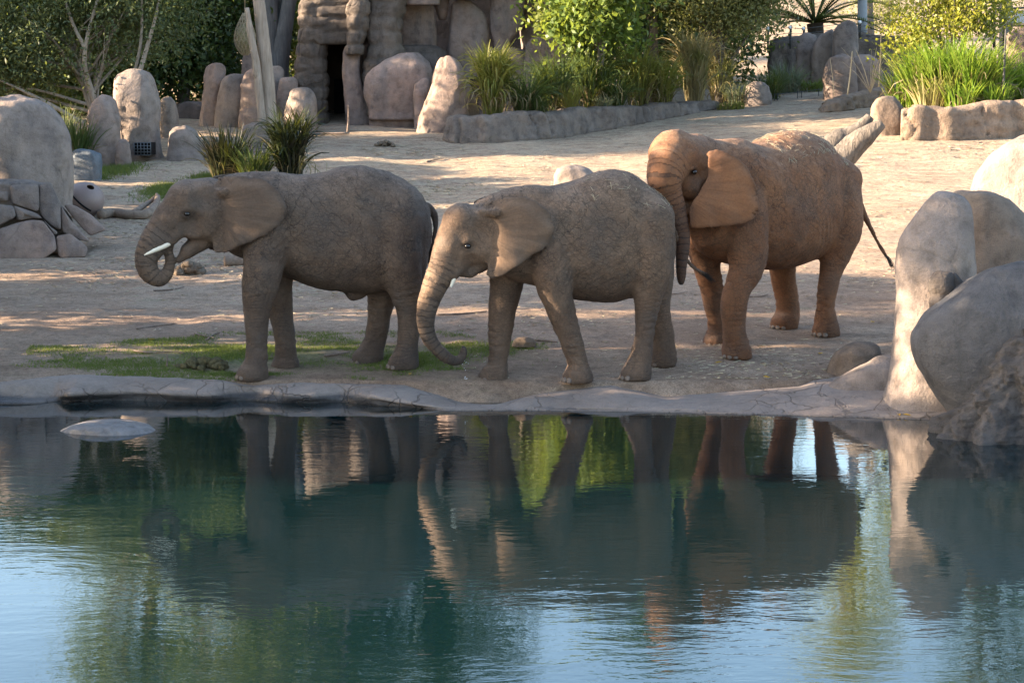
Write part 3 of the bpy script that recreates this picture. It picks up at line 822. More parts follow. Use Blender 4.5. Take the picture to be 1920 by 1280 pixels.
    trunk_w = np.clip(1 - (dd - 1.0) / 0.35, 0, 1) * sstep(s_, spec.get('ring_from', 0.22), spec.get('ring_from', 0.22) + 0.3)
    tip_w = np.clip(1 - (dd - 1.0) / 0.4, 0, 1) * sstep(s_ / L, spec.get("tip_from", 0.85), spec.get("tip_from", 0.85) + spec.get("tip_len", 0.06))
    ear_w = np.zeros(len(v))
    ear_r = np.zeros(len(v)); rim_w = np.zeros(len(v))
    for (AA, e_u, e_n) in ((A, eu, en), (A2, eu2, en2)):
        u = (v - AA) @ e_u; w = (v - AA) @ e_n
        D = poly_sd(u, v[:, 2], cpoly)
        inb = (D < 0.03) & (np.abs(w - bulge(u, v[:, 2], D)) < 0.032)
        ear_w = np.maximum(ear_w, inb * sstep(u, 0.02, 0.10))
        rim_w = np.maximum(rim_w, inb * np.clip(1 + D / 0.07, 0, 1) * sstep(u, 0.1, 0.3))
        ear_r = np.where(inb, np.arctan2(v[:, 2] - zmid - 0.1, u + 0.25), ear_r)
    leg_w = np.zeros(len(v))
    for lp, lr, fl, *_ in legs:
        _, d2, _ = chain_param(v, lp, lr)
        leg_w = np.maximum(leg_w, np.clip(1 - (d2 - 1.0) / 0.3, 0, 1) * (1 - sstep(v[:, 2] - zg, 0.75, 1.15)))
    hd = H(spec["eye"][0], spec["eye"][1], 0.0)
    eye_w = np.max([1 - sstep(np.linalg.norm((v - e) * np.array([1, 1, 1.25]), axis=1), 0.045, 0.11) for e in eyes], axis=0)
    head_w = 1 - sstep(np.linalg.norm(v - hd, axis=1), 0.35, 0.6)
    # soft muscle and fold relief
    nrm = np.zeros_like(v)
    fn = np.cross(v[q[:, 2]] - v[q[:, 0]], v[q[:, 3]] - v[q[:, 1]])
    for c in range(4):
        for k in range(3): nrm[:, k] += np.bincount(q[:, c], fn[:, k], len(v))
    nrm /= np.linalg.norm(nrm, axis=1)[:, None] + 1e-9
    soft = (1 - ear_w) * (1 - 0.7 * trunk_w)
    v = v + nrm * (soft * (0.013 * vnoise(v * 3.1, 4) + 0.007 * vnoise(v * 7.5, 8) + 0.004 * vnoise(v * np.array([16, 16, 22.0]), 12)))[:, None]
    ringd = (0.5 + 0.5 * np.sin(s_ * 105 + 3.5 * vnoise(v * 5, 15))) * 0.006 * (0.5 + 0.5 * sstep(vnoise(v * 7, 16), -0.5, 0.4))
    v = v - nrm * (trunk_w * ringd)[:, None]
    lgf = leg_w * 0.008 * np.sin(v[:, 2] * 66 + 7 * vnoise(v * 3.5, 2) + 3 * vnoise(v * 9, 3)) * sstep(vnoise(v * 5.0, 6), -0.1, 0.5)
    v = v + nrm * lgf[:, None]
    for px, py, yl, rad_, a_, lam_ in spec.get('folds', []):
        c_ = T(px, py, yl); d_ = fw * math.cos(a_) + np.array([0, 0, math.sin(a_)])
        q_ = v - c_; g_ = np.exp(-np.sum(q_ ** 2, 1) / rad_ ** 2) * (1 - ear_w)
        ph_ = (q_ @ d_) / lam_ * 6.283 + 1.6 * vnoise(v * 4.5, 21)
        v = v + nrm * (g_ * 0.013 * (1 - np.abs(np.sin(ph_ * 0.5)) ** 0.5 * 1.6))[:, None]
    root = empty("elephant", (O[0], O[1], zg))
    root.rotation_euler = (0, 0, math.atan2(fw[1], fw[0]))
    R = np.array([fw, lf, [0, 0, 1.0]])
    loc = lambda P: (np.asarray(P) - np.array([O[0], O[1], zg])) @ R.T
    def part(name, V, Fc, mat, smooth=True, attrs=None, parent=root):
        o = mesh_obj(name, loc(V), Fc, mat, None, smooth, attrs=attrs)
        o.parent = parent
        return o
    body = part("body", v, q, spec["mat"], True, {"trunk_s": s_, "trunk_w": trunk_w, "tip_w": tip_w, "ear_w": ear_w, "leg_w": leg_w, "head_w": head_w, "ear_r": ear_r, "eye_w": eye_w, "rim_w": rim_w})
    for sg, e in zip((1, -1), eyes):
        V, Fc = ellipsoid(e + hl * sg * 0.002, np.array([hf * 0.038, hl * 0.032, [0, 0, 0.029]]) * spec.get("eye_k", 1.0), 10)
        part("eye", V, Fc, M_EYE, parent=body)
    for tk in spec["tusks"]:
        P = np.array([[*(H(px, py, 0.0) + hl * yl), r] for px, py, yl, r in tk])
        c = curve_pts(P, 12); V, Fc = tube(c[:, :3], c[:, 3], 12)
        part("tusk", V, Fc, M_IVORY, parent=body)
    for (lp, lr, fl, fc, fr) in legs:
        for a in (-0.75, -0.25, 0.25, 0.75):
            dr = fw * math.cos(a) + lf * math.sin(a); sd = np.cross([0, 0, 1.0], dr)
            V, Fc = ellipsoid(fc + fw * 0.045 + dr * fr * 0.875 + np.array([0, 0, -0.016]), np.array([dr * 0.022, sd * 0.034, np.array([0, 0, 0.036]) - dr * 0.012]), 7)
            part("toenail", V, Fc, M_NAIL, parent=body)
    # tail tuft
    tb = MB(); r2 = np.random.default_rng(3)
    e0, e1 = cpt[-4, :3], cpt[-1, :3]; dr = (e1 - e0) / (np.linalg.norm(e1 - e0) + 1e-9)
    for i in range(46):
        b = e0 + (e1 - e0) * r2.random() + r2.normal(0, 0.006, 3)
        L_ = 0.10 + 0.12 * r2.random(); j = r2.normal(0, 0.13, 3)
        P = np.array([b, b + (dr + j) * L_ * 0.5 + [0, 0, -0.01], b + (dr + j * 0.7) * L_ + [0, 0, -0.035]])
        V, Fc = tube(P, [0.004, 0.003, 0.001], 3, False); tb.add(V, Fc)
    part("tail_tuft", np.concatenate(tb.v), [np.concatenate(x) for x in tb.f.values()], M_HAIR, parent=body)
    tag(root, spec["label"], "elephant", "three elephants by the pond")
    return root, v, nrm, O, fw, lf, zg

def straw_on(name, label, v, nrm, sel, n, seed, mat, L0=0.10):
    r2 = np.random.default_rng(seed)
    ids = np.nonzero(sel)[0]; mb = MB()
    clus = r2.choice(ids, 14)
    for i in range(n):
        c = v[r2.choice(clus)] + r2.normal(0, 0.22, 3)
        near = ids[np.argmin(np.sum((v[ids[::3]] - c) ** 2, 1)) * 3 if len(ids) > 3 else 0]
        p = v[near] + nrm[near] * 0.006
        d = r2.normal(0, 1, 3); d -= nrm[near] * (d @ nrm[near]); d /= np.linalg.norm(d) + 1e-9
        L = L0 * (0.25 + 0.8 * r2.random())
        P = np.array([p - d * L / 2, p + nrm[near] * 0.008, p + d * L / 2 + nrm[near] * 0.006 * r2.random()])
        V, Fc = tube(P, 0.0022, 3, False); mb.add(V, Fc)
    o = mb.build(name, mat, None, True, tuple(v[ids[0]]))
    tag(o, label, "straw", None, "stuff")
    return o

M_SKIN1 = skin_material("grey_skin", (0.092, 0.060, 0.041), (0.142, 0.093, 0.062), (0.045, 0.032, 0.025), (0.215, 0.15, 0.11), (0.088, 0.070, 0.058))
M_SKIN2 = skin_material("grey_brown_skin", (0.112, 0.069, 0.044), (0.175, 0.109, 0.068), (0.053, 0.037, 0.027), (0.25, 0.172, 0.12), (0.10, 0.078, 0.062))
M_SKIN3 = skin_material("reddish_skin", (0.16, 0.064, 0.026), (0.225, 0.098, 0.043), (0.068, 0.033, 0.018), (0.30, 0.185, 0.115), (0.135, 0.078, 0.05))

E1 = dict(origin=(-2.17, 23.55), yaw=16, mat=M_SKIN1, label="grey elephant at left curling its trunk into its open mouth, one white tusk showing",
    stations_px=[(806, 400, 450, .05), (800, 378, 500, .20), (786, 356, 540, .32), (762, 338, 548, .41), (728, 321, 546, .47), (677, 309, 552, .51), (640, 313, 549, .53), (591, 326, 540, .53), (549, 326, 524, .49), (510, 320, 508, .40), (470, 320, 492, .32), (440, 325, 478, .26), (418, 334, 465, .18)],
    legs=[dict(pts=[(500, 440, .25, .25), (492, 510, .215, .31), (486, 548, .185, .31), (481, 585, .142, .30), (481, 620, .126, .29), (481, 660, .118, .28), (478, 684, .118, .28), (474, 708, .155, .28)]),
          dict(pts=[(512, 470, .22, -.22), (519, 545, .17, -.27), (525, 582, .13, -.27), (531, 616, .118, -.27), (535, 652, .112, -.27), (536, 674, .115, -.27), (537, 695, .150, -.27)]),
          dict(pts=[(738, 420, .30, .22), (748, 490, .26, .29), (757, 535, .20, .30), (764, 575, .135, .29), (766, 616, .117, .28), (764, 651, .120, .28), (757, 688, .165, .28)]),
          dict(pts=[(728, 430, .27, -.22), (722, 520, .21, -.27), (715, 565, .15, -.27), (710, 599, .130, -.27), (704, 634, .122, -.27), (690, 681, .160, -.27)])],
    muscle=[((525, 400, .16), (495, 470, .22), .25, .19, .12), ((745, 400, .22), (730, 480, .26), .26, .2, .14), ((672, 548, 0), (662, 552, 0), .07, .06, .08)],
    neck=((480, 395, .30), (405, 388, .25)),
    head=[(384, 378, .27, .06, 356, 374, .225, .05, .05), (352, 380, .235, 0, 327, 408, .20, 0, .06), (327, 408, .20, 0, 302, 440, .17, 0, .05),
          (385, 425, .165, .14, 360, 430, .12, .14, .07), (392, 440, .13, .05, 352, 470, .075, .05, .04), (352, 470, .075, .05, 335, 487, .040, .03, .03),
          (349, 412, .105, .13, 320, 448, .060, .115, .05), (352, 388, .07, .19, 372, 384, .07, .19, .05)],
    trunk=[(352, 382, .235, 0, None), (327, 408, .20, 0, None), (318, 418, .185, 0, None), (300, 440, .170, 0, None), (284, 463, .145, 0, None), (273, 487, .117, 0, None), (279, 510, .102, 0, None), (296, 524, .074, 0, None), (311, 516, .062, 0, None), (319, 494, .052, 0, None), (316, 468, .046, 0, None), (321, 452, .044, 0, None)],
    tip_from=1.2, folds=[(548, 495, .45, .16, .5, .07), (520, 455, .42, .20, .9, .09), (722, 505, .45, .17, -.4, .08), (500, 560, .42, .10, 0.2, .05), (480, 650, .40, .12, 1.5, .05)], dents=[(376, 372, .40, .15), (350, 425, .30, .10)], eye=(346, 399, .238),
    ear=dict(root=(412, 395, .285), splay=25, curve=0.06, fold=[(395, 362, -0.02, .05), (418, 362, .02, .045), (438, 359, .035, .022)],
        outline=[(405, 332), (430, 329), (455, 329), (490, 333), (512, 346), (527, 363), (536, 387), (533, 410), (522, 426), (500, 442), (455, 461), (430, 473), (413, 477), (400, 473), (395, 461), (397, 446), (406, 418), (403, 390), (398, 360)]),
    tusks=[[(322, 449, .125, .034), (308, 458, .135, .033), (288, 467, .145, .027), (268, 477, .14, .008)], [(322, 449, -.125, .034), (308, 458, -.135, .033), (288, 467, -.145, .027), (268, 477, -.14, .008)]],
    tail=[(800, 385, 23.95, .05), (812, 398, 23.98, .04), (817, 420, 23.98, .030), (813, 450, 23.95, .020), (808, 470, 23.95, .014)])

E2 = dict(origin=(0.94, 23.17), yaw=17, mat=M_SKIN2, label="grey brown elephant in the middle with lowered head and trunk tip curled near the ground",
    stations_px=[(1262, 425, 475, .05), (1254, 402, 520, .22), (1238, 374, 545, .34), (1211, 344, 556, .43), (1179, 324, 560, .49), (1144, 318, 566, .53), (1109, 327, 564, .54), (1074, 342, 560, .53), (1039, 348, 550, .48), (993, 345, 534, .40), (951, 353, 520, .32), (920, 364, 505, .26), (895, 378, 490, .18)],
    legs=[dict(pts=[(1022, 440, .25, .24), (1036, 510, .215, .31), (1043, 545, .185, .31), (1054, 589, .138, .30), (1066, 624, .120, .29), (1077, 657, .115, .28), (1083, 684, .112, .28), (1085, 715, .155, .28)], slab=0.20),
          dict(pts=[(955, 470, .22, -.22), (948, 536, .185, -.27), (942, 571, .155, -.27), (939, 606, .140, -.27), (937, 641, .120, -.27), (934, 677, .108, -.27), (927, 715, .152, -.27)], slab=0.20),
          dict(pts=[(1212, 420, .30, .22), (1218, 490, .25, .29), (1217, 535, .185, .30), (1214, 571, .142, .29), (1210, 606, .115, .28), (1206, 643, .110, .28), (1194, 697, .160, .28)]),
          dict(pts=[(1220, 440, .27, -.22), (1228, 520, .21, -.26), (1232, 571, .15, -.26), (1239, 606, .128, -.26), (1244, 641, .128, -.26), (1244, 681, .150, -.26)])],
    muscle=[((1035, 420, .16), (1036, 490, .22), .25, .19, .12), ((1205, 410, .22), (1195, 490, .26), .26, .2, .14)],
    neck=((960, 425, .29), (905, 430, .24)),
    head=[(888, 426, .245, .05, 866, 416, .20, .05, .05), (864, 420, .205, 0, 850, 452, .195, 0, .06), (850, 452, .195, 0, 835, 497, .165, 0, .05),
          (896, 470, .155, .13, 872, 476, .12, .13, .07), (903, 485, .125, .05, 880, 508, .07, .05, .04), (880, 508, .065, .05, 864, 512, .045, .03, .03),
          (866, 482, .10, .12, 848, 515, .060, .105, .05), (868, 444, .07, .17, 888, 440, .07, .17, .05)],
    trunk=[(860, 425, .20, 0, None), (850, 452, .192, 0, None), (843, 475, .18, 0, None), (834, 500, .162, 0, None), (814, 538, .136, 0, None), (801, 575, .106, 0, None), (798, 608, .088, 0, None), (805, 635, .080, 0, None), (822, 657, .069, 0, None), (843, 674, .055, 0, None), (860, 676, .043, 0, None), (869, 663, .033, 0, None), (869, 652, .022, 0, None)],
    tip_from=0.83, folds=[(1078, 525, .45, .16, .5, .07), (1058, 470, .42, .20, .8, .09), (1188, 520, .45, .17, -.4, .08), (1068, 580, .42, .10, .2, .05), (1080, 655, .40, .12, 1.5, .05), (938, 670, -.2, .14, 1.5, .05)], dents=[(890, 430, .385, .15), (868, 492, .28, .09)], eye=(867, 459, .222),
    ear=dict(root=(920, 430, .275), splay=23, curve=0.06, fold=[(905, 398, -0.01, .05), (928, 400, .025, .045), (945, 397, .04, .020)],
        outline=[(905, 378), (925, 373), (949, 370), (982, 367), (1013, 381), (1031, 399), (1041, 424), (1037, 444), (1025, 463), (991, 486), (963, 506), (937, 520), (921, 523), (911, 516), (911, 503), (918, 466), (915, 438), (908, 405)]),
    tusks=[[(850, 512, .11, .024), (845, 524, .112, .024), (840, 537, .114, .012)], [(850, 512, -.11, .024), (845, 524, -.112, .024), (840, 537, -.114, .012)]],
    tail=[(1255, 415, 23.62, .05), (1266, 440, 23.70, .036), (1278, 474, 23.80, .026), (1298, 499, 23.86, .020), (1322, 514, 23.92, .014)])

E3 = dict(origin=(3.13, 25.05), yaw=45, head_yaw=60, head_origin=((1284 - 960) / F_PX * 24.25, 24.25), mat=M_SKIN3, label="reddish brown elephant at right resting its trunk on the rump of the middle one",
    stations=[(-1.42, 1.95, 1.5, .05), (-1.37, 2.1, 1.28, .25), (-1.22, 2.32, 1.08, .42), (-1.0, 2.49, .98, .53), (-.67, 2.59, .93, .61), (-.3, 2.585, .90, .64), (.05, 2.49, .90, .63), (.35, 2.42, .95, .58), (.7, 2.43, 1.0, .5), (1.0, 2.43, 1.1, .42), (1.2, 2.35, 1.25, .3)],
    legs=[dict(pts=[(1392, 380, .29, .26), (1400, 440, .25, .36), (1402, 480, .225, .38), (1397, 510, .19, .38), (1384, 538, .155, .37), (1376, 568, .145, .36), (1376, 597, .130, .36), (1377, 622, .128, .36), (1383, 647, .170, .36)]),
          dict(pts=[(1325, 420, .26, -.24), (1322, 472, .19, -.34), (1327, 508, .165, -.35), (1335, 543, .138, -.35), (1340, 579, .118, -.35), (1345, 615, .118, -.35), (1344, 648, .155, -.35)]),
          dict(pts=[(1560, 370, .33, .26), (1572, 430, .27, .36), (1566, 472, .19, .38), (1557, 507, .14, .37), (1552, 543, .122, .36), (1548, 580, .115, .35), (1549, 617, .160, .35)]),
          dict(pts=[(1468, 400, .30, -.24), (1462, 470, .20, -.33), (1465, 497, .165, -.34), (1469, 525, .142, -.34), (1476, 561, .138, -.34), (1477, 586, .140, -.34), (1471, 611, .165, -.34)])],
    muscle=[((1400, 350, .26), (1400, 430, .28), .30, .22, .12), ((1545, 340, .26), (1540, 430, .30), .28, .22, .14)],
    neck=((1370, 330, .44), (1290, 318, .33)),
    head=[(1288, 296, .29, .10, 1268, 292, .25, .09, .06), (1270, 290, .26, 0, 1258, 308, .23, 0, .07), (1258, 308, .23, 0, 1248, 332, .20, 0, .07),
          (1290, 345, .17, .17, 1270, 350, .15, .16, .08), (1288, 375, .13, .06, 1268, 398, .08, .05, .04),
          (1276, 304, .08, .22, 1290, 302, .08, .22, .06)],
    trunk=[(1264, 282, .25, 0, None), (1250, 308, .215, 0, None), (1244, 334, .190, 0, None), (1251, 362, .165, 0, 23.76), (1265, 396, .128, 0, 23.78), (1277, 430, .094, 0, 23.78), (1280, 460, .079, 0, 23.76), (1278, 490, .063, 0, 23.74), (1277, 513, .050, 0, 23.74), (1277, 531, .032, 0, 23.74)],
    tip_from=0.12, tip_len=0.85, folds=[(1432, 420, .5, .2, .4, .08), (1430, 480, .5, .16, .3, .07), (1538, 430, .5, .2, -.4, .09), (1378, 590, .45, .14, 1.5, .055), (1340, 600, -.3, .14, 1.5, .055)], ring_from=0.0, dents=[(1278, 360, .35, .10)], eye_k=1.0, eye=(1262, 322, .272),  # trunk darkened along its length: dark grey skin plus the rump's shadow as colour
    ear=dict(root=(1291, 330, .29), splay=52, far_splay=-10, curve=0.06, fold=[(1330, 290, -0.03, .035), (1347, 300, .015, .030), (1361, 311, .035, .012)],
        outline=[(1330, 283), (1345, 279), (1370, 287), (1395, 305), (1412, 330), (1422, 360), (1426, 385), (1420, 405), (1405, 417), (1375, 424), (1340, 427), (1310, 429), (1297, 430), (1291, 408), (1296, 385), (1314, 352), (1325, 325), (1324, 300)]),
    tusks=[],
    tail=[(1600, 360, 26.0, .07), (1614, 388, 26.02, .045), (1630, 424, 26.0, .032), (1650, 462, 26.0, .022), (1664, 483, 26.0, .015)])

for i_, sp_ in enumerate((E1, E2, E3)):
    root, v_, n_, O_, f_, l_, z_ = elephant(sp_)
    if i_ >= 1:
        u_ = (v_ - np.array([O_[0], O_[1], z_])) @ f_
        sel = (n_[:, 2] > 0.55) & (u_ < 0.15) & (u_ > -1.05) & (v_[:, 2] > z_ + 1.8)
        straw_on("straw", ["", "scattered straw bits on the rump of the middle elephant", "dry straw strewn over the back of the reddish elephant"][i_], v_, n_, sel, [0, 110, 210][i_], i_, M_STRAW)
# ------------------------------------------------------------------ rocks
M_ROCK = rock_mat("tan_boulder", (0.265, 0.205, 0.165), (0.215, 0.172, 0.148), (0.15, 0.13, 0.12), 0.03)
M_ROCK_S = rock_mat("shade_grey_boulder", (0.118, 0.108, 0.104), (0.098, 0.092, 0.091), (0.066, 0.063, 0.064), 0.05)  # greyer, darker copy of the boulder rock, with its shade put into the colour
M_ROCK_P = rock_mat("pink_boulder", (0.28, 0.195, 0.152), (0.235, 0.18, 0.15), (0.165, 0.138, 0.128), 0.03)
M_ROCK_G = rock_mat("blue_grey_boulder", (0.10, 0.115, 0.13), (0.14, 0.15, 0.158), (0.07, 0.078, 0.088), 0.03)
M_ROCK_B = rock_mat("brown_boulder", (0.19, 0.135, 0.098), (0.15, 0.115, 0.09), (0.10, 0.085, 0.075), 0.03)
M_ROUGH = rock_mat("rough_dark_rock", (0.075, 0.067, 0.063), (0.11, 0.095, 0.085), (0.04, 0.037, 0.036), 0.06, 1.6)
M_BAND = rock_mat("banded_rock", (0.10, 0.08, 0.067), (0.135, 0.107, 0.088), (0.06, 0.052, 0.048), 0.06, 1.0, 0.8, 0.2)
M_CLIFF = rock_mat("cliff_panel", (0.25, 0.175, 0.143), (0.205, 0.162, 0.146), (0.13, 0.114, 0.11), 0.04)
M_CLIFF_D = rock_mat("cliff_back", (0.10, 0.083, 0.075), (0.135, 0.108, 0.095), (0.065, 0.057, 0.054), 0.05)  # darker than the panels: crevice shade of the back wall put into the colour
M_WALLR = rock_mat("planter_wall_rock", (0.15, 0.122, 0.104), (0.185, 0.148, 0.122), (0.095, 0.08, 0.073), 0.05, 1.2)
M_WALLW = rock_mat("warm_wall_rock", (0.255, 0.185, 0.132), (0.22, 0.158, 0.115), (0.14, 0.105, 0.082), 0.05, 1.2)

def rock(name, label, rows, d=None, mat=None, parent=None, depth=0.8, amp=0.085, ex=2.4, seg=56, nrow=40, seed=0, bury=0.25, lean=0.0, bands=0.0, rough=0.0, back=0.0, cat="boulder", crease=0.0, freq=1.0, facet=4):
    """a boulder lofted through rows (py, left px, right px) at distance d; the depth follows the width"""
    rows = sorted(rows)
    if d is None:
        d = gd((rows[-1][1] + rows[-1][2]) / 2, rows[-1][0])[1]
    pts = []
    for py, xl, xr in rows:
        a, b = at(xl, py, d), at(xr, py, d)
        pts.append((a[2], (a[0] + b[0]) / 2, max((b[0] - a[0]) / 2, 0.01)))
    P = np.array(pts)                                  # top to bottom: z, centre, halfwidth
    top_h = min(0.16 * P[0, 2], 0.06)
    P = np.vstack([[P[0, 0] + top_h, P[0, 1], 0.02 * P[0, 2]], [P[0, 0] + 0.85 * top_h, P[0, 1], 0.5 * P[0, 2]], [P[0, 0] + 0.4 * top_h, P[0, 1], 0.84 * P[0, 2]], P, [P[-1, 0] - bury, P[-1, 1], P[-1, 2] * 1.02]])
    L = np.concatenate([[0], np.cumsum(np.hypot(np.diff(P[:, 0]), np.diff(P[:, 2])))])
    t = np.linspace(0, L[-1], nrow)
    k = max(3, nrow // 14) | 1
    ker = np.hanning(k + 2)[1:-1]; ker /= ker.sum()
    C = []
    for c in range(3):
        y = np.interp(t, L, P[:, c])
        C.append(np.concatenate([[y[0]], np.convolve(np.pad(y, k // 2, mode='edge'), ker, 'valid')[1:-1], [y[-1]]]))
    z, cx, hw = C
    hd = depth * (0.55 * hw + 0.45 * hw.max() * np.sqrt(np.clip(t / (L[-1] * 0.35), 0, 1)) * np.minimum(1, hw / (0.4 * hw.max() + 1e-6)))
    ang = np.arange(seg) / seg * 2 * math.pi
    ca, sa = np.cos(ang), np.sin(ang)
    px = np.sign(ca) * np.abs(ca) ** (2 / ex); py_ = np.sign(sa) * np.abs(sa) ** (2 / ex)
    X = cx[:, None] + hw[:, None] * px; Y = d + back + hd[:, None] * py_ + lean * (z - z[-1])[:, None]
    Z = np.repeat(z[:, None], seg, 1)
    V = np.stack([X, Y, Z], -1)
    nr = np.stack([px / hw.max() * hw.max(), py_, 0 * px], -1); nr /= np.linalg.norm(nr, axis=1)[:, None]
    nrm = np.repeat(nr[None], nrow, 0).copy()
    dzs = np.clip(1 - t / (0.3 * L[-1]), 0, 1)
    nrm[..., 2] += dzs[:, None] * 1.5
    nrm /= np.linalg.norm(nrm, axis=-1)[..., None]
    S = max(hw.max(), 0.25)
    q = V / S * freq
    disp = amp * (fbm(q * 1.1, 4, seed + 40, 0.5)) * S
    if crease: disp = disp - crease * S * np.exp(-(fbm(q * 0.8, 2, seed + 60) / 0.07) ** 2)
    if bands:
        bz = V[..., 2] * 2.9 + 0.35 * vnoise(V * 0.8, seed) + 0.12 * vnoise(V * 3, seed + 3)
        ib = np.floor(bz).astype(np.int64); fz_ = bz - ib
        aa = np.repeat(ang[None], nrow, 0) * hw.max() * 1.9 + 2.7 * _hash(ib, ib * 0, ib * 0, seed) + 0.3 * vnoise(V * 2.0, seed + 4)
        ia = np.floor(aa).astype(np.int64); fa_ = aa - ia
        edge = np.minimum(np.minimum(fz_, 1 - fz_) * 1.0, np.minimum(fa_, 1 - fa_) * 1.3 + 0.12 * _hash(ia, ib, ia * 0, seed + 2))
        disp = disp + bands * (1.1 * sstep(edge, 0.0, 0.22) - 1.0 + 0.7 * _hash(ia, ib, ia * 0, seed + 1)) + bands * 0.45 * vnoise(V * 5, seed + 5)
    if rough:
        disp = disp + rough * (np.abs(vnoise(V * np.array([4.5, 4.5, 1.3]), seed + 9)) * 1.8 + 0.7 * vnoise(V * np.array([9, 9, 4.0]), seed + 10) + 0.45 * vnoise(V * 17, seed + 11) + 0.25 * vnoise(V * 34, seed + 12))
    fade = np.clip(t / (0.06 * L[-1] + 1e-6), 0.15, 1)
    V = V + nrm * (disp * fade[:, None])[..., None]
    if facet and not rough:
        rf_ = np.random.default_rng(seed + 500)
        for _ in range(facet):
            n_ = rf_.normal(0, 1, 3) * np.array([1, 1.3, 0.7]); n_[1] = -abs(n_[1]) if rf_.random() < 0.7 else n_[1]; n_[2] = abs(n_[2]); n_ /= np.linalg.norm(n_)
            dd_ = (V - V.reshape(-1, 3).mean(0)) @ n_
            lim = np.quantile(dd_, 0.91 + 0.07 * rf_.random())
            V = V - n_ * (np.maximum(0, dd_ - lim) * 0.72)[..., None]
        V = V + nrm * (0.012 * S * fbm(q * 5, 3, seed + 77))[..., None]
    V = V.reshape(-1, 3)
    idx = np.arange(nrow * seg).reshape(nrow, seg); nx = np.roll(idx, -1, 1)
    F = [np.stack([idx[:-1], nx[:-1], nx[1:], idx[1:]], -1).reshape(-1, 4)[:, ::-1], idx[0][None, :], idx[-1][::-1][None, :]]
    o = mesh_obj(name, V, F, mat or M_ROCK, parent, True, (float(cx[-1]), float(d + back), float(z[-1])))
    if parent is None: tag(o, label, cat)
    elif label: o["label"] = label
    return o

# left bank
rock("boulder", "huge smooth rounded boulder at the left edge above the stone blocks", [(180, 8, 50), (186, -25, 78), (200, -50, 98), (220, -66, 111), (250, -80, 123), (300, -90, 131), (350, -95, 132), (400, -95, 128), (440, -95, 121), (475, -95, 118)], 34.3, M_ROCK, depth=0.8, amp=0.05, seed=1, crease=0.02)
rock("boulder", "tall leaning boulder left of the grated boulder", [(178, 188, 203), (190, 178, 215), (220, 165, 224), (260, 151, 226), (305, 138, 226)], 44.0, M_ROCK_P, seed=2, crease=0.03)
b3 = rock("boulder", "tallest round topped boulder with a small grated opening at its foot", [(132, 235, 272), (138, 222, 286), (150, 213, 296), (175, 207, 301), (200, 210, 302), (225, 218, 301), (250, 226, 300), (275, 228, 302), (303, 232, 308)], 45.0, M_ROCK, seed=3, crease=0.04)
rock("boulder", "little rounded rock wedged between the leaning and the grated boulder", [(262, 225, 240), (275, 219, 243), (308, 216, 248)], 43.6, M_ROCK_P, seed=4)
rock("boulder", "low round boulder right of the grated boulder", [(240, 332, 352), (248, 319, 368), (268, 314, 381), (300, 312, 389)], 44.6, M_ROCK, seed=5)
rock("boulder", "shaded boulder peeking out behind the grated boulder", [(183, 306, 320), (192, 300, 329), (215, 299, 333), (250, 298, 334)], 49.0, M_ROCK, seed=6)
rock("boulder", "blue grey angular boulder behind the round ball", [(284, 136, 178), (289, 131, 188), (308, 130, 192), (333, 132, 188)], 41.2, M_ROCK_G, ex=4.0, amp=0.10, seed=7)
# grated opening: black box stands in for its inner shade, behind bars
g0, g1 = at(259, 267, 44.55), at(290, 290, 44.55)
yb = 44.05
mb = MB()
def add_box(mb, lo, hi):
    lo, hi = np.minimum(lo, hi), np.maximum(lo, hi)
    v = np.array([[x, y, z] for x in (lo[0], hi[0]) for y in (lo[1], hi[1]) for z in (lo[2], hi[2])])
    mb.add(v, np.array([[0, 1, 3, 2], [4, 6, 7, 5], [0, 4, 5, 1], [2, 3, 7, 6], [0, 2, 6, 4], [1, 5, 7, 3]]))
M_BLACK = plain_mat("matte_black", (0.012, 0.012, 0.013), 0.9, 0.1, 0.1, 5, 0.0)
M_STEEL = plain_mat("weathered_steel", (0.12, 0.125, 0.13), 0.55, 0.4, 0.2, 9, 0.001, 0.6)
fy = 44.20
fr_ = [at(256, 264, fy), at(293, 293, fy)]
add_box(mb, [g0[0], fy - 0.10, g0[2]], [g1[0], fy + 0.5, g1[2]])
mb.build("shade_box", M_BLACK, b3, False)
for i in range(6):
    x = g0[0] + (g1[0] - g0[0]) * i / 5
    V, F_ = tube([[x, fy - 0.13, g0[2]], [x, fy - 0.13, g1[2]]], 0.009, 6)
    mesh_obj("bar", V, F_, M_STEEL, b3)
for i in range(5):
    z = g0[2] + (g1[2] - g0[2]) * i / 4
    V, F_ = tube([[g0[0], fy - 0.125, z], [g1[0], fy - 0.125, z]], 0.008, 6)
    mesh_obj("bar", V, F_, M_STEEL, b3)
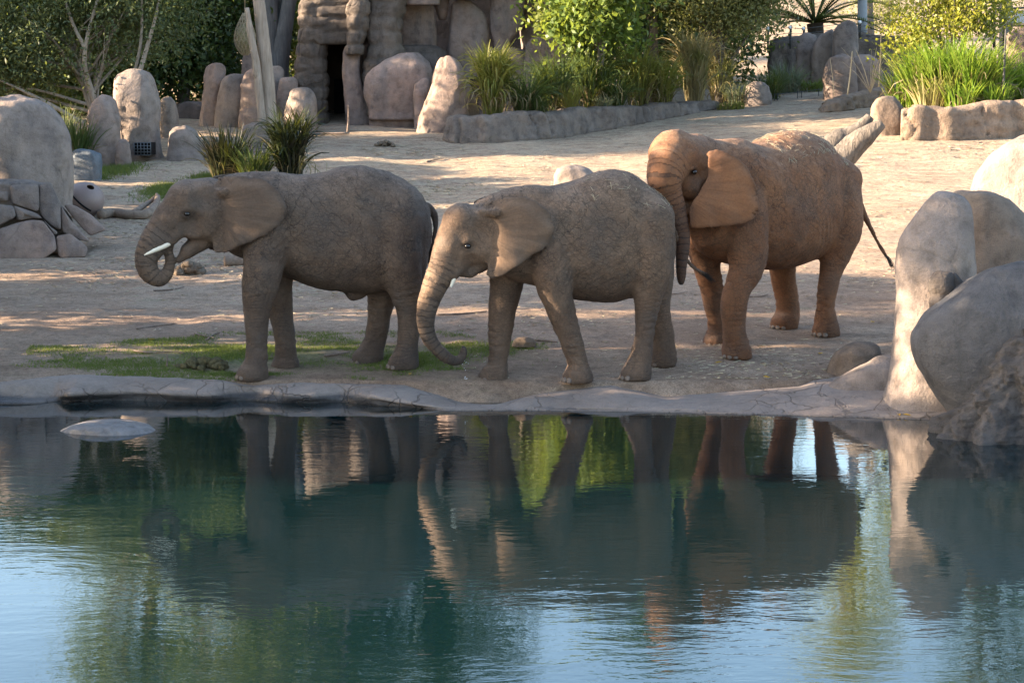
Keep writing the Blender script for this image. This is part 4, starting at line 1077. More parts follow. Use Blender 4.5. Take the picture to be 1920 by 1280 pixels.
# columnar rocks left of the cave
for i, (lab, rows, d) in enumerate([
    ("slim tall column rock, leftmost of the upright rocks by the cave", [(120, 396, 411), (126, 389, 419), (145, 386, 420), (165, 385, 414), (190, 383, 412), (240, 378, 410)], 51.5),
    ("broad upright rock next to the slim leftmost column", [(143, 430, 450), (149, 421, 458), (175, 414, 460), (205, 409, 459), (245, 405, 459)], 51.0),
    ("upright grey rock behind the dead trunks", [(130, 472, 492), (138, 464, 503), (165, 460, 507), (200, 457, 510), (245, 454, 512)], 51.2),
    ("shaded round topped rock under the big forked tree", [(126, 506, 520), (133, 500, 526), (180, 500, 529), (240, 498, 530)], 52.2),
    ("flat topped narrow rock left of the cave pillar", [(147, 530, 548), (151, 525, 555), (190, 523, 552), (240, 522, 553)], 51.8),
    ("small egg shaped rock at the foot of the cave pillar", [(167, 557, 570), (174, 549, 579), (195, 543, 586), (240, 539, 588)], 50.6),
    ("tall rock finger rising behind the upright rocks", [(98, 463, 475), (104, 459, 479), (150, 455, 482), (220, 455, 484)], 54.0),
    ("flat pale slab at the base of the dead trunks", [(232, 470, 495), (238, 457, 503), (275, 452, 508)], 46.5)]):
    rows = [(a, b_ - 4 - (i % 3), c_ + 4 + (i % 2) * 3) for a, b_, c_ in rows]
    rock("upright_rock", lab, rows, d + 0.35 * math.sin(i * 2.3), M_ROCK_P if i % 2 == 0 else M_ROCK, seed=10 + i, ex=2.7, cat="rock")
rock("boulder", "tall pointed tan boulder in front of the cliff by the planter wall", [(105, 833, 848), (111, 824, 857), (125, 817, 865), (145, 812, 873), (165, 807, 882), (190, 798, 893), (215, 787, 902), (250, 778, 912)], 50.2, M_ROCK_P, seed=22, amp=0.07, crease=0.06)
rock("boulder", "pale boulder top showing behind the back of the middle elephant", [(311, 1062, 1088), (316, 1047, 1104), (328, 1040, 1118), (352, 1036, 1128)], None, M_ROCK, seed=23)
# right bank
rock("boulder", "big sunlit boulder at the far right edge", [(258, 1915, 1990), (270, 1893, 2020), (290, 1868, 2050), (320, 1846, 2070), (350, 1835, 2080), (400, 1831, 2090), (520, 1835, 2090)], 28.0, M_ROCK, seed=24)
rock("boulder", "brown shaded boulder behind the tall pale pillar rock", [(366, 1800, 1862), (374, 1780, 1888), (400, 1770, 1912), (440, 1765, 1936), (500, 1760, 1955), (700, 1755, 1960)], 23.2, M_ROCK_B, seed=25, depth=0.7)
rock("pillar_rock", "tall pale pillar rock standing at the water beside the round boulder", [(360, 1748, 1788), (366, 1730, 1806), (378, 1716, 1816), (400, 1706, 1821), (430, 1695, 1823), (460, 1686, 1825), (500, 1680, 1828), (560, 1681, 1830), (620, 1680, 1832), (680, 1674, 1835), (720, 1667, 1838), (760, 1655, 1842), (792, 1640, 1846)], 21.95, M_ROCK, seed=26, depth=0.75, amp=0.035, facet=1, ex=2.6, nrow=60, cat="rock")
rock("boulder", "big round grey boulder overhanging the water at lower right", [(500, 1890, 1985), (508, 1850, 2020), (525, 1812, 2050), (550, 1776, 2075), (585, 1738, 2098), (620, 1717, 2110), (650, 1714, 2115), (690, 1726, 2118), (730, 1748, 2118), (770, 1775, 2116), (800, 1800, 2110)], 20.9, M_ROCK_S, seed=27, depth=0.55, amp=0.03, facet=4, nrow=60, seg=72)
rock("rough_rock", "rough dark craggy rock face at the waterline below the round boulder", [(640, 1905, 2150), (690, 1868, 2160), (730, 1838, 2165), (775, 1795, 2170), (805, 1762, 2175), (835, 1742, 2180), (852, 1736, 2180)], 20.2, M_ROUGH, seed=28, depth=0.42, amp=0.05, rough=0.10, nrow=130, seg=190, bury=0.5, cat="rock")
rock("rough_rock", "crumpled rock plug between the pillar rock and the round boulder", [(516, 1768, 1792), (523, 1752, 1800), (545, 1744, 1808), (580, 1745, 1815), (640, 1750, 1825)], 21.2, M_BAND, seed=29, depth=0.6, rough=0.03, bands=0.02, nrow=60, cat="rock")
rock("boulder", "low brown stone lying on the soil left of the pillar rock", [(641, 1606, 1638), (647, 1588, 1650), (660, 1572, 1653), (680, 1558, 1650), (700, 1545, 1648)], 23.3, M_ROCK_B, seed=30, depth=0.9, bury=0.1)
rock("boulder", "sloping pale rock foot between the low stone and the pillar rock", [(668, 1640, 1672), (690, 1605, 1690), (715, 1560, 1700), (745, 1530, 1710), (776, 1520, 1720)], 22.55, M_ROCK, seed=31, depth=0.55, amp=0.03, bury=0.2)
rock("water_rock", "flat pale rock breaking the water surface at left", [(790, 178, 225), (793, 152, 252), (799, 128, 278), (807, 112, 294), (814, 106, 300)], 20.6, plain_mat("shaded_wet_rock", (0.15, 0.132, 0.122), 0.7, 0.3, 0.45, 9, 0.03), seed=32, depth=0.75, amp=0.02, bury=0.2, cat="rock")  # rock colour lowered to carry the shade lying on it
rock("boulder", "dark rounded boulder ending the right hand planter wall", [(182, 1655, 1680), (187, 1643, 1692), (200, 1635, 1699), (225, 1634, 1700), (266, 1640, 1696)], 47.6, M_ROCK_B, seed=33)
for i, (lab, rows, d, m) in enumerate([
    ("leftmost of three upright grey rocks below the palm", [(62, 1507, 1520), (67, 1498, 1530), (90, 1493, 1531), (140, 1491, 1530), (175, 1490, 1530)], 61, M_ROCK),
    ("middle leaning one of the three upright rocks below the palm", [(55, 1556, 1564), (64, 1540, 1563), (80, 1526, 1562), (110, 1521, 1560), (175, 1520, 1560)], 60.5, M_ROCK),
    ("largest right one of the three upright rocks below the palm", [(39, 1583, 1597), (45, 1572, 1605), (60, 1563, 1609), (90, 1560, 1608), (175, 1558, 1600)], 60, M_ROCK),
    ("squat boulder in front of the three upright rocks", [(102, 1568, 1588), (108, 1553, 1600), (125, 1543, 1604), (150, 1542, 1606), (180, 1545, 1606)], 55.5, M_ROCK_P),
    ("flat pinkish boulder behind the dry stalks", [(106, 1605, 1635), (112, 1597, 1645), (140, 1590, 1655), (175, 1588, 1660)], 56.2, M_ROCK_P),
    ("small round boulder in the weeds right of the planter wall", [(155, 1410, 1432), (162, 1400, 1442), (185, 1395, 1448)], 55, M_ROCK),
    ("brown boulder behind the post at the top right corner", [(50, 1905, 1945), (65, 1890, 1960), (100, 1885, 1970), (150, 1880, 1970)], 54, M_ROCK_B)]):
    rock("boulder", lab, rows, d, m, seed=40 + i)

# ------------------------------------------------------------------ stacked stone outcrop at the left edge
z1 = 1920 / 330.0
def stone_block(poly_zoom, Yf, parent, mat, thick=0.5, slope=0.35, bev=0.03, seed=0):
    P = np.array(poly_zoom, dtype=float) / z1 + np.array([0, 300.0])
    c = P.mean(0); P = c + (P - c) * 1.0
    # resample outline
    n = len(P); Q = []
    for i in range(n):
        a, b = P[i], P[(i + 1) % n]
        m = max(2, int(np.linalg.norm(b - a) / 5))
        for j in range(m): Q.append(a + (b - a) * j / m)
    Q = np.array(Q)
    Q = (np.roll(Q, 1, 0) + 2 * Q + np.roll(Q, -1, 0)) / 4
    c = Q.mean(0)
    Yof = lambda py: Yf + slope * (495 - py) / 118.0
    rings = []
    px_bev = bev * 118
    for k_, (ins, dy) in enumerate([(0.0, thick), (0.0, bev * 1.2), (0.35, bev * 0.35), (1.0, 0.0), (2.6, -0.012), (-1, -0.03)]):
        if ins >= 0:
            dirs = c - Q; L = np.linalg.norm(dirs, axis=1)[:, None]
            R = Q + dirs / L * np.minimum(ins * px_bev, L * 0.8)
        else: R = c + (Q - c) * 0.3
        W = np.array([at(p[0], p[1], Yof(p[1]) + dy) for p in R])
        W[:, 1] += 0.02 * vnoise(W * 3.0, seed + 70)
        rings.append(W)
    V = np.concatenate(rings); m = len(Q); k = len(rings)
    idx = np.arange(m * k).reshape(k, m); nx = np.roll(idx, -1, 1)
    F = [np.stack([idx[:-1], nx[:-1], nx[1:], idx[1:]], -1).reshape(-1, 4), idx[-1][None, :]]
    return mesh_obj("stone", V, F, mat, parent, True)
outcrop = empty("stone_outcrop", tuple(at(80, 490, 31.6)))
tag(outcrop, "stack of fitted stone blocks below the huge boulder at the left edge", "rock outcrop")
for i, (pl, Yf) in enumerate([
    ([(-150, 205), (190, 208), (205, 252), (105, 262), (98, 332), (-150, 338)], 32.0),
    ([(-150, 345), (95, 342), (102, 450), (-150, 458)], 31.9),
    ([(108, 272), (422, 267), (434, 520), (410, 568), (130, 480)], 31.85),
    ([(432, 262), (555, 240), (660, 480), (668, 770), (560, 720), (470, 628), (424, 555)], 31.9),
    ([(-150, 470), (148, 500), (178, 620), (-150, 790)], 31.75),
    ([(140, 492), (400, 580), (468, 640), (330, 640), (190, 668)], 31.8),
    ([(-150, 800), (190, 685), (330, 652), (470, 662), (600, 830), (622, 980), (470, 1085), (200, 1155), (40, 1150), (-150, 1120)], 31.55),
    ([(470, 645), (560, 735), (640, 790), (600, 830), (500, 700)], 31.8),
    ([(610, 830), (760, 800), (960, 950), (940, 1060), (740, 1075), (640, 1070), (625, 985)], 31.6),
    ([(662, 490), (760, 640), (985, 890), (870, 880), (700, 800), (672, 770)], 31.95),
    ([(690, 485), (800, 488), (1000, 600), (1165, 760), (985, 830), (880, 730), (750, 570)], 32.2)]):
    stone_block(pl, Yf, outcrop, M_ROCK_P if i in (6, 8, 9, 10) else M_ROCK, seed=i)
rock("rock_core", None, [(345, -60, 95), (380, -60, 110), (420, -60, 135), (460, -60, 155), (492, -60, 160)], 32.6, M_ROCK, outcrop, depth=0.35, seed=50, bury=0.1)

# ------------------------------------------------------------------ cave building of shaped rock
cave = empty("rock_cave_building", tuple(at(700, 250, 52.5)))
tag(cave, "tall dark artificial rock cliff with a doorway and rounded rock panels", "rock building")
def crock(nm, rows, d, mat, **kw): return rock(nm, None, rows, d, mat, cave, cat=None, **kw)
crock("pillar", [(-130, 562, 640), (-60, 562, 640), (0, 563, 640), (60, 561, 625), (85, 557, 612), (130, 553, 612), (160, 550, 613), (200, 548, 613), (252, 546, 616)], 52.4, M_BAND, depth=0.9, bands=0.055, amp=0.05, ex=3.4, nrow=110, seg=72, seed=60)
crock("lintel", [(-130, 570, 690), (-60, 570, 690), (0, 572, 690), (40, 574, 690), (70, 580, 688), (84, 590, 684)], 52.2, M_BAND, depth=0.35, bands=0.05, amp=0.04, ex=4, nrow=90, seg=90, seed=61, bury=0.0)
crock("column", [(82, 648, 672), (95, 644, 676), (120, 642, 674), (150, 642, 676), (180, 645, 684), (210, 648, 692), (252, 650, 697)], 51.9, M_CLIFF, depth=0.8, amp=0.06, seed=62)
crock("column", [(-130, 648, 700), (-60, 650, 700), (0, 653, 694), (30, 650, 692), (55, 652, 690), (84, 650, 680)], 51.7, M_BAND, depth=0.9, bands=0.05, amp=0.05, nrow=70, seed=63)
crock("column", [(-130, 696, 765), (-60, 694, 765), (0, 693, 760), (35, 688, 752), (60, 686, 752), (95, 690, 756), (135, 682, 765), (200, 680, 765)], 52.0, M_BAND, depth=0.7, bands=0.05, amp=0.06, nrow=80, seed=64)
crock("rock_panel", [(104, 745, 795), (112, 725, 803), (130, 698, 809), (150, 680, 812), (180, 681, 808), (206, 690, 790)], 51.4, M_CLIFF, depth=0.5, amp=0.05, seed=65, ex=3)
crock("rock_panel", [(207, 690, 791), (230, 692, 790), (255, 694, 788)], 51.5, M_CLIFF, depth=0.4, amp=0.03, seed=66, ex=5)
crock("rock_panel", [(148, 782, 804), (160, 776, 808), (190, 775, 803), (240, 778, 803)], 51.0, M_CLIFF, depth=0.8, seed=67)
crock("rock_panel", [(-130, 745, 815), (-60, 748, 812), (0, 749, 811), (40, 746, 817), (70, 744, 821), (90, 752, 818)], 53.0, M_CLIFF, depth=0.5, amp=0.07, seed=68, bury=0.05)
crock("rock_panel", [(-130, 806, 846), (-60, 810, 844), (10, 815, 841), (30, 819, 838), (38, 824, 834)], 53.2, M_CLIFF, depth=0.7, seed=69, bury=0.0)
crock("rock_panel", [(0, 858, 886), (6, 848, 898), (25, 842, 909), (60, 840, 916), (100, 839, 917), (130, 840, 917)], 53.0, M_CLIFF, depth=0.4, amp=0.05, seed=70, ex=3)
crock("rock_panel", [(-130, 920, 1000), (-60, 920, 985), (0, 919, 984), (50, 920, 982), (75, 925, 960), (95, 922, 945)], 53.0, M_CLIFF, depth=0.4, amp=0.08, seed=71, ex=3)
crock("rock_panel", [(-130, 975, 1075), (-60, 975, 1075), (0, 974, 1070), (60, 976, 1060), (120, 980, 1050), (150, 978, 1050)], 53.6, M_CLIFF, depth=0.4, amp=0.06, seed=72, ex=3.4)
crock("rock_panel", [(-200, 740, 900), (-140, 720, 960), (-100, 700, 1010), (-80, 700, 1020)], 53.2, M_CLIFF, depth=0.35, amp=0.08, seed=73, ex=3)
crock("rock_panel", [(-130, 752, 830), (-60, 750, 828), (-20, 752, 826), (10, 760, 822)], 52.2, M_CLIFF, depth=0.5, amp=0.06, seed=76, ex=3, bury=0.0)
crock("rock_panel", [(-130, 830, 920), (-60, 832, 918), (-20, 836, 914), (-2, 850, 900)], 52.6, M_CLIFF, depth=0.45, amp=0.06, seed=77, ex=3, bury=0.0)
crock("rock_panel", [(95, 915, 985), (110, 905, 1000), (150, 900, 1010), (230, 895, 1015)], 53.0, M_CLIFF, depth=0.4, amp=0.06, seed=78, ex=3)
crock("rock_panel", [(70, 1000, 1050), (85, 985, 1065), (140, 980, 1075), (230, 978, 1080)], 52.8, M_CLIFF, depth=0.4, amp=0.06, seed=79, ex=3)
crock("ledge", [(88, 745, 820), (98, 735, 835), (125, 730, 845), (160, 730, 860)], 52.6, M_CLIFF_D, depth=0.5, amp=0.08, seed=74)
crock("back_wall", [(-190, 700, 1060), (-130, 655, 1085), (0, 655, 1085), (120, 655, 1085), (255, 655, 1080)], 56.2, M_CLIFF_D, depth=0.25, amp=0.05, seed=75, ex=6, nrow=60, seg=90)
mb = MB(); a_, b_ = at(598, 78, 53.0), at(662, 256, 53.0)
add_box(mb, [a_[0], 55.2, b_[2] - 0.2], [b_[0] + 0.1, 55.4, a_[2] + 0.5])
add_box(mb, [a_[0] - 0.1, 52.9, b_[2] - 0.2], [a_[0], 55.4, a_[2] + 0.5])
add_box(mb, [b_[0] + 0.1, 52.4, b_[2] - 0.2], [b_[0] + 0.3, 55.4, a_[2] + 0.5])
add_box(mb, [a_[0], 52.6, a_[2] + 0.3], [b_[0] + 0.1, 55.4, a_[2] + 0.6])
mb.build("passage", plain_mat("passage_plaster", (0.075, 0.055, 0.045), 0.9, 0.1, 0.3, 3, 0.01), cave, False)
mb = MB(); a_, b_ = at(626, 148, 54.6), at(652, 232, 54.6)
add_box(mb, [a_[0], 54.6, b_[2]], [b_[0], 54.64, a_[2]])
dr = mb.build("door", M_BLACK, cave, False)
for py in (220, 229):
    c_ = curve_pts([at(626, py - 1, 54.5), at(639, py + 2, 54.4), at(652, py, 54.5)], 10)
    V, F_ = tube(c_, 0.014, 6); mesh_obj("cable", V, F_, M_STEEL, cave)

# ------------------------------------------------------------------ planter walls with draped vertical folds
def planter_wall(name, label, base_px, top_px, mat, thick=0.5, seed=0, groove=0.13, relief=1.0, fixedY=None):
    bp = curve_pts(np.array(base_px, dtype=float), 60)
    W = []
    tp = np.array(top_px, dtype=float)
    for px, py in bp:
        x, y, z = gd(px, py)
        ty = np.interp(px, tp[:, 0], tp[:, 1])
        W.append((x, y, z, at(px, ty, y)[2]))
    W = np.array(W)
    if fixedY is not None: pass
    ker = np.ones(7) / 7
    for c in (1, 2): W[:, c] = np.convolve(np.pad(W[:, c], 3, mode='edge'), ker, 'valid')
    L = np.concatenate([[0], np.cumsum(np.hypot(np.diff(W[:, 0]), np.diff(W[:, 1])))])
    s = np.arange(0, L[-1], 0.055)
    x, y, zb, zt = (np.interp(s, L, W[:, c]) for c in range(4))
    tx, ty = np.gradient(x), np.gradient(y); tl = np.hypot(tx, ty); tx, ty = tx / tl, ty / tl
    nx_, ny_ = ty, -tx                                     # faces the yard
    sg = np.where(ny_.mean() < 0, 1.0, -1.0); nx_, ny_ = nx_ * sg, ny_ * sg
    prof = [(0.0, -0.3), (0.0, 0.05)] + [(0.0, t) for t in np.linspace(0.1, 0.86, 13)] + [(-0.03, 0.92), (-0.09, 0.97), (-0.18, 1.0), (-thick * 0.7, 0.995), (-thick, 0.9), (-thick, -0.3)]
    zt = zt + 0.05 * vnoise(np.stack([s * 1.8, 0 * s, 0 * s], -1), seed) + 0.02 * vnoise(np.stack([s * 6, 0 * s, 0 * s], -1), seed + 1)
    rows = []
    for off, t in prof:
        z = zb + (zt - zb) * t
        ss = s + 0.22 * vnoise(np.stack([s * 0.9, z * 2.2, 0 * s], -1), seed + 2)
        n1 = vnoise(np.stack([ss * 2.1, z * 0.35, 0 * s], -1), seed + 3)
        n2 = vnoise(np.stack([ss * 5.2, z * 0.7, 0 * s], -1), seed + 4)
        d = relief * 0.07 * n1 + relief * 0.05 * n2 + 0.03 * vnoise(np.stack([s * 3, y * 3, z * 6], -1), seed + 5) + 0.015 * vnoise(np.stack([s * 12, y * 3, z * 14], -1), seed + 8)
        d = d - groove * np.exp(-(vnoise(np.stack([ss * 1.7, z * 0.25, 0 * s], -1), seed + 6) / 0.045) ** 2)
        d = d + 0.12 * (1 - t) * max(t > 0, 0)
        f = 1.0 if off > -0.1 else 0.3
        rows.append(np.stack([x + nx_ * (off + d * f), y + ny_ * (off + d * f), z], -1))
    V = np.concatenate(rows); m, k = len(s), len(prof)
    idx = np.arange(m * k).reshape(k, m)
    F = [np.stack([idx[:-1, :-1], idx[:-1, 1:], idx[1:, 1:], idx[1:, :-1]], -1).reshape(-1, 4), idx[:, 0][None, :], idx[:, -1][::-1][None, :]]
    o = mesh_obj(name, V, F, mat, None, True, (float(x[0]), float(y[0]), float(zb[0])))
    tag(o, label, "wall")
    return W
W1 = planter_wall("planter_wall", "long low dark rock planter wall in front of the cliff and trees", [(866, 250), (846, 258), (843, 268), (880, 268), (950, 266), (1020, 261), (1100, 250), (1180, 236), (1250, 222), (1310, 210), (1346, 202)], [(843, 216), (900, 213), (1000, 208), (1100, 203), (1200, 198), (1300, 190), (1346, 190)], M_WALLR, 0.6, 80)
W2 = planter_wall("planter_wall", "low bumpy tan edging wall left of the tall bright grass", [(1540, 211), (1580, 208), (1630, 201), (1680, 195), (1730, 192), (1765, 191)], [(1540, 200), (1560, 190), (1600, 176), (1650, 163), (1700, 157), (1765, 155)], M_WALLW, 0.5, 81, 0.14)
W3 = planter_wall("planter_wall", "high cracked rock planter wall below the tall bright grass at right", [(1688, 263), (1740, 263), (1800, 262), (1860, 259), (1920, 256), (1990, 254)], [(1688, 203), (1720, 198), (1800, 196), (1830, 190), (1870, 184), (1990, 182)], M_WALLW, 0.6, 82, 0.10, 0.35)
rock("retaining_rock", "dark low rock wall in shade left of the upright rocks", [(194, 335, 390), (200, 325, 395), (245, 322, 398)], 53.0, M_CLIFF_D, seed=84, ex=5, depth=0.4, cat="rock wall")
rock("retaining_rock", "dark rock wall behind the three upright rocks below the palm", [(70, 1470, 1690), (78, 1455, 1720), (120, 1450, 1735), (180, 1450, 1740)], 63.5, M_WALLR, seed=85, ex=5, depth=0.15, rough=0.06, cat="rock wall", seg=90)
# ------------------------------------------------------------------ plants
def leaf_quads(c, L, W, r2, up=0.0, out=None):
    n = len(c)
    d = r2.normal(0, 1, (n, 3)); d[:, 2] += up
    if out is not None: d += out
    d /= np.linalg.norm(d, axis=1)[:, None] + 1e-9
    s = np.cross(d, r2.normal(0, 1, (n, 3))); s /= np.linalg.norm(s, axis=1)[:, None] + 1e-9
    l = L * (0.6 + 0.7 * r2.random(n))[:, None]; w = W * (0.6 + 0.7 * r2.random(n))[:, None]
    V = np.stack([c - d * l / 2, c + s * w / 2 - d * l * 0.05, c + d * l / 2, c - s * w / 2 - d * l * 0.05], 1).reshape(-1, 3)
    return V, np.arange(4 * n).reshape(n, 4)

def make_tree(name, label, base, crowns, leaf, per, mat, bark, trunk_r, seed, limbs=12, spread=0.42, forks=None, group=None, allow=None, trunk_top=None, up=-0.2, cat="tree", bare=0):
    """crowns: (cx, cy, cz, rx, ry, rz, clumps) in metres from the base"""
    r2 = np.random.default_rng(seed)
    base = np.asarray(base, dtype=float)
    root = empty(name, tuple(base))
    tag(root, label, cat, group)
    cl = []
    for cx, cy, cz, rx, ry, rz, n in crowns:
        u = r2.normal(0, 1, (n, 3)); u /= np.linalg.norm(u, axis=1)[:, None]
        rr = r2.random(n) ** 0.45
        p = u * rr[:, None] * np.array([rx, ry, rz]) + np.array([cx, cy, cz])
        cl.append(p)
    cl = np.concatenate(cl)
    if allow is not None:
        cl = cl[allow(cl + base)]
    # wood
    mb = MB()
    ct = np.mean([c[:3] for c in crowns], 0) if trunk_top is None else np.array(trunk_top, dtype=float)
    t0 = np.array([0, 0, -0.3])
    mid = ct * 0.5 + r2.normal(0, 0.12, 3) * np.array([1, 1, 0]) * ct[2] * 0.3
    tr = curve_pts(np.array([[*t0, trunk_r * 1.25], [*(mid * 0.5 + t0 * 0.5), trunk_r], [*mid, trunk_r * 0.85], [*ct, trunk_r * 0.45]]), 16)
    V, F_ = tube(tr[:, :3], tr[:, 3], 9); mb.add(V, F_)
    for f in (forks or []):
        c = curve_pts(np.array(f, dtype=float), 16)
        V, F_ = tube(c[:, :3], c[:, 3], 8); mb.add(V, F_)
    pick = cl[r2.choice(len(cl), min(limbs, len(cl)), replace=False)]
    for p in pick:
        k = int(r2.integers(5, 14)); s0 = tr[k, :3]; r0 = tr[k, 3] * 0.55
        m = (s0 + p) / 2 + r2.normal(0, 0.15, 3) * np.linalg.norm(p - s0) * 0.4 + np.array([0, 0, 0.08]) * np.linalg.norm(p - s0)
        c = curve_pts(np.array([[*s0, r0], [*m, r0 * 0.6], [*p, 0.008]]), 10)
        V, F_ = tube(c[:, :3], c[:, 3], 6, False); mb.add(V, F_)
        for _ in range(2):
            q = cl[np.argsort(np.sum((cl - p) ** 2, 1))[int(r2.integers(1, 8)) % len(cl)]]
            c = curve_pts(np.array([[*m, r0 * 0.4], [*((m + q) / 2 + r2.normal(0, .1, 3)), r0 * 0.25], [*q, 0.006]]), 7)
            V, F_ = tube(c[:, :3], c[:, 3], 5, False); mb.add(V, F_)
    mb.build("trunk", bark, root).location = (0, 0, 0)
    # leaves
    c = np.repeat(cl, per, 0)
    sz = spread * (0.55 + 0.9 * r2.random(len(cl)))
    g = r2.normal(0, 1, (len(c), 3)) * np.repeat(sz, per)[:, None] * np.array([1, 1, 0.62])
    V, F_ = leaf_quads(c + g, leaf[0], leaf[1], r2, up)
    o = mesh_obj("crown", V, F_, mat, None, False); o.parent = root
    return root

M_L_OLIVE = leaf_mat("olive_leaf", (0.055, 0.075, 0.028), (0.10, 0.125, 0.05), (0.075, 0.095, 0.045), 0.3)
M_L_DARK = leaf_mat("dark_leaf", (0.022, 0.045, 0.014), (0.05, 0.085, 0.024), None, 0.3)
M_L_MID = leaf_mat("mid_leaf", (0.05, 0.085, 0.02), (0.095, 0.13, 0.03), (0.12, 0.13, 0.025), 0.4)
M_L_BRIGHT = leaf_mat("bright_leaf", (0.075, 0.125, 0.022), (0.13, 0.18, 0.038), (0.165, 0.185, 0.045), 0.45)
M_L_YEL = leaf_mat("yellow_leaf", (0.20, 0.22, 0.03), (0.30, 0.27, 0.04), (0.13, 0.17, 0.03), 0.5)
M_L_OLV2 = leaf_mat("grey_olive_leaf", (0.12, 0.13, 0.05), (0.20, 0.20, 0.085), (0.21, 0.20, 0.07), 0.45)
M_BARK = bark_mat("grey_bark", (0.10, 0.085, 0.07), (0.17, 0.145, 0.12))
M_BARK_P = bark_mat("pale_bark", (0.26, 0.22, 0.18), (0.38, 0.33, 0.28))
M_BARK_D = bark_mat("blue_grey_bark", (0.085, 0.085, 0.085), (0.14, 0.135, 0.13))
M_DEAD = bark_mat("bleached_wood", (0.24, 0.185, 0.14), (0.34, 0.275, 0.22), 0.08, 22, 0.02)

def gpos(px, Y):
    x = (px - CX) / F_PX * Y
    return np.array([x, Y, float(ground_z(x, Y))])

# trees in the left background
b = gpos(205, 47.0)
make_tree("olive_tree", "spreading olive green tree with thin pale branches behind the left boulders", b, [(-1.3, 0, 2.8, 2.3, 1.8, 1.7, 120), (0.8, 0.2, 3.4, 1.5, 1.5, 1.5, 70), (-0.6, 0, 4.0, 2.2, 1.8, 1.0, 80), (-2.4, 0, 1.9, 1.3, 1.2, 1.0, 40)], (0.12, 0.045), 170, M_L_OLIVE, M_BARK_P, 0.09, 101, 26, 0.40,
    forks=[[(0, 0, 0, .09), (-.25, -.4, 1.2, .075), (-.3, -.8, 2.2, .05), (.35, -1.0, 4.2, .02)], [(-.3, -.8, 2.2, .05), (-.6, -1.0, 3.0, .035), (-.9, -1.1, 4.5, .015)], [(.1, 0, 0, .08), (.8, -.5, 1.5, .06), (1.4, -.9, 3.2, .03), (1.7, -1.0, 4.6, .012)], [(0, 0, .2, .06), (-1.2, -.8, 1.0, .045), (-2.4, -1.0, 1.6, .02)], [(.1, 0, .3, .05), (.9, -.6, 2.2, .035), (1.0, -.9, 4.4, .015)]])
make_tree("evergreen_tree", "dense dark evergreen tree behind the low wall between the boulders and the upright rocks", gpos(345, 56), [(0, 0, 2.0, 2.2, 1.6, 1.9, 90), (0.4, 0, 4.6, 2.2, 1.7, 2.0, 90)], (0.16, 0.085), 150, M_L_DARK, M_BARK, 0.16, 102, 8, 0.45)
make_tree("evergreen_tree", "tall dark tree at the left edge behind the olive tree", gpos(40, 57), [(0, 0, 2.0, 2.8, 2, 2.0, 100), (0, 0, 4.0, 2.0, 2, 1.4, 60)], (0.17, 0.08), 130, M_L_DARK, M_BARK, 0.2, 103, 10, 0.5)
make_tree("tall_tree", "very tall tree reaching out of view behind the olive tree", gpos(275, 60), [(0, 0, 4.0, 2.0, 2, 3.0, 70), (-.4, 0, 10.0, 2.1, 2, 3.5, 90), (0, 0, 15.0, 1.6, 2, 2.8, 60)], (0.18, 0.085), 130, M_L_MID, M_BARK, 0.28, 104, 14, 0.5)
make_tree("yellow_tree", "tree with sunlit yellow green leaves above the upright rocks", gpos(395, 58), [(0.3, 0, 6.2, 1.4, 1.2, 1.5, 50), (-0.6, 0, 5.0, 1.2, 1.0, 1.2, 30), (1.0, 0, 9.5, 1.6, 1.6, 2.2, 40)], (0.16, 0.09), 120, M_L_YEL, M_BARK, 0.13, 105, 12, 0.42)
bf = gpos(525, 55.0)
make_tree("fig_tree", "big forked tree with smooth blue grey trunk left of the cave", bf, [(0, 0.5, 6.2, 1.6, 1.5, 1.2, 50), (-.3, 1.0, 10.0, 3.0, 2.4, 3.2, 120)], (0.17, 0.085), 130, M_L_DARK, M_BARK_D, 0.26, 106, 10, 0.45, trunk_top=(-.1, 0, 5.6),
    forks=[[(0.05, -.05, 0, .3), (0.05, -.1, 1.2, .26), (.28, -.1, 2.6, .2), (.45, 0, 4.0, .17), (.3, 0.2, 6.5, .1)], [(-.05, 0, 0, .28), (-.15, 0, 1.8, .24), (-.2, -.1, 3.4, .2), (-.5, 0.2, 6.0, .1)], [(-.2, -.1, 3.0, .15), (.1, -.1, 3.7, .13), (.35, .1, 4.6, .12)]])
make_tree("tall_tree", "tall leafy tree rising over the cliff above the cave", gpos(640, 63), [(0, 0, 9.5, 2.6, 2, 3.0, 90), (0.3, 0, 15.0, 2.3, 2, 3.0, 80)], (0.19, 0.09), 120, M_L_DARK, M_BARK, 0.3, 107, 12, 0.55)
make_tree("tall_tree", "tall leafy tree rising over the middle of the cliff", gpos(830, 64), [(0, 0, 9.8, 3.2, 2, 3.2, 110), (-.5, 0, 15.0, 2.4, 2, 2.4, 70)], (0.19, 0.09), 120, M_L_MID, M_BARK, 0.3, 108, 12, 0.55)
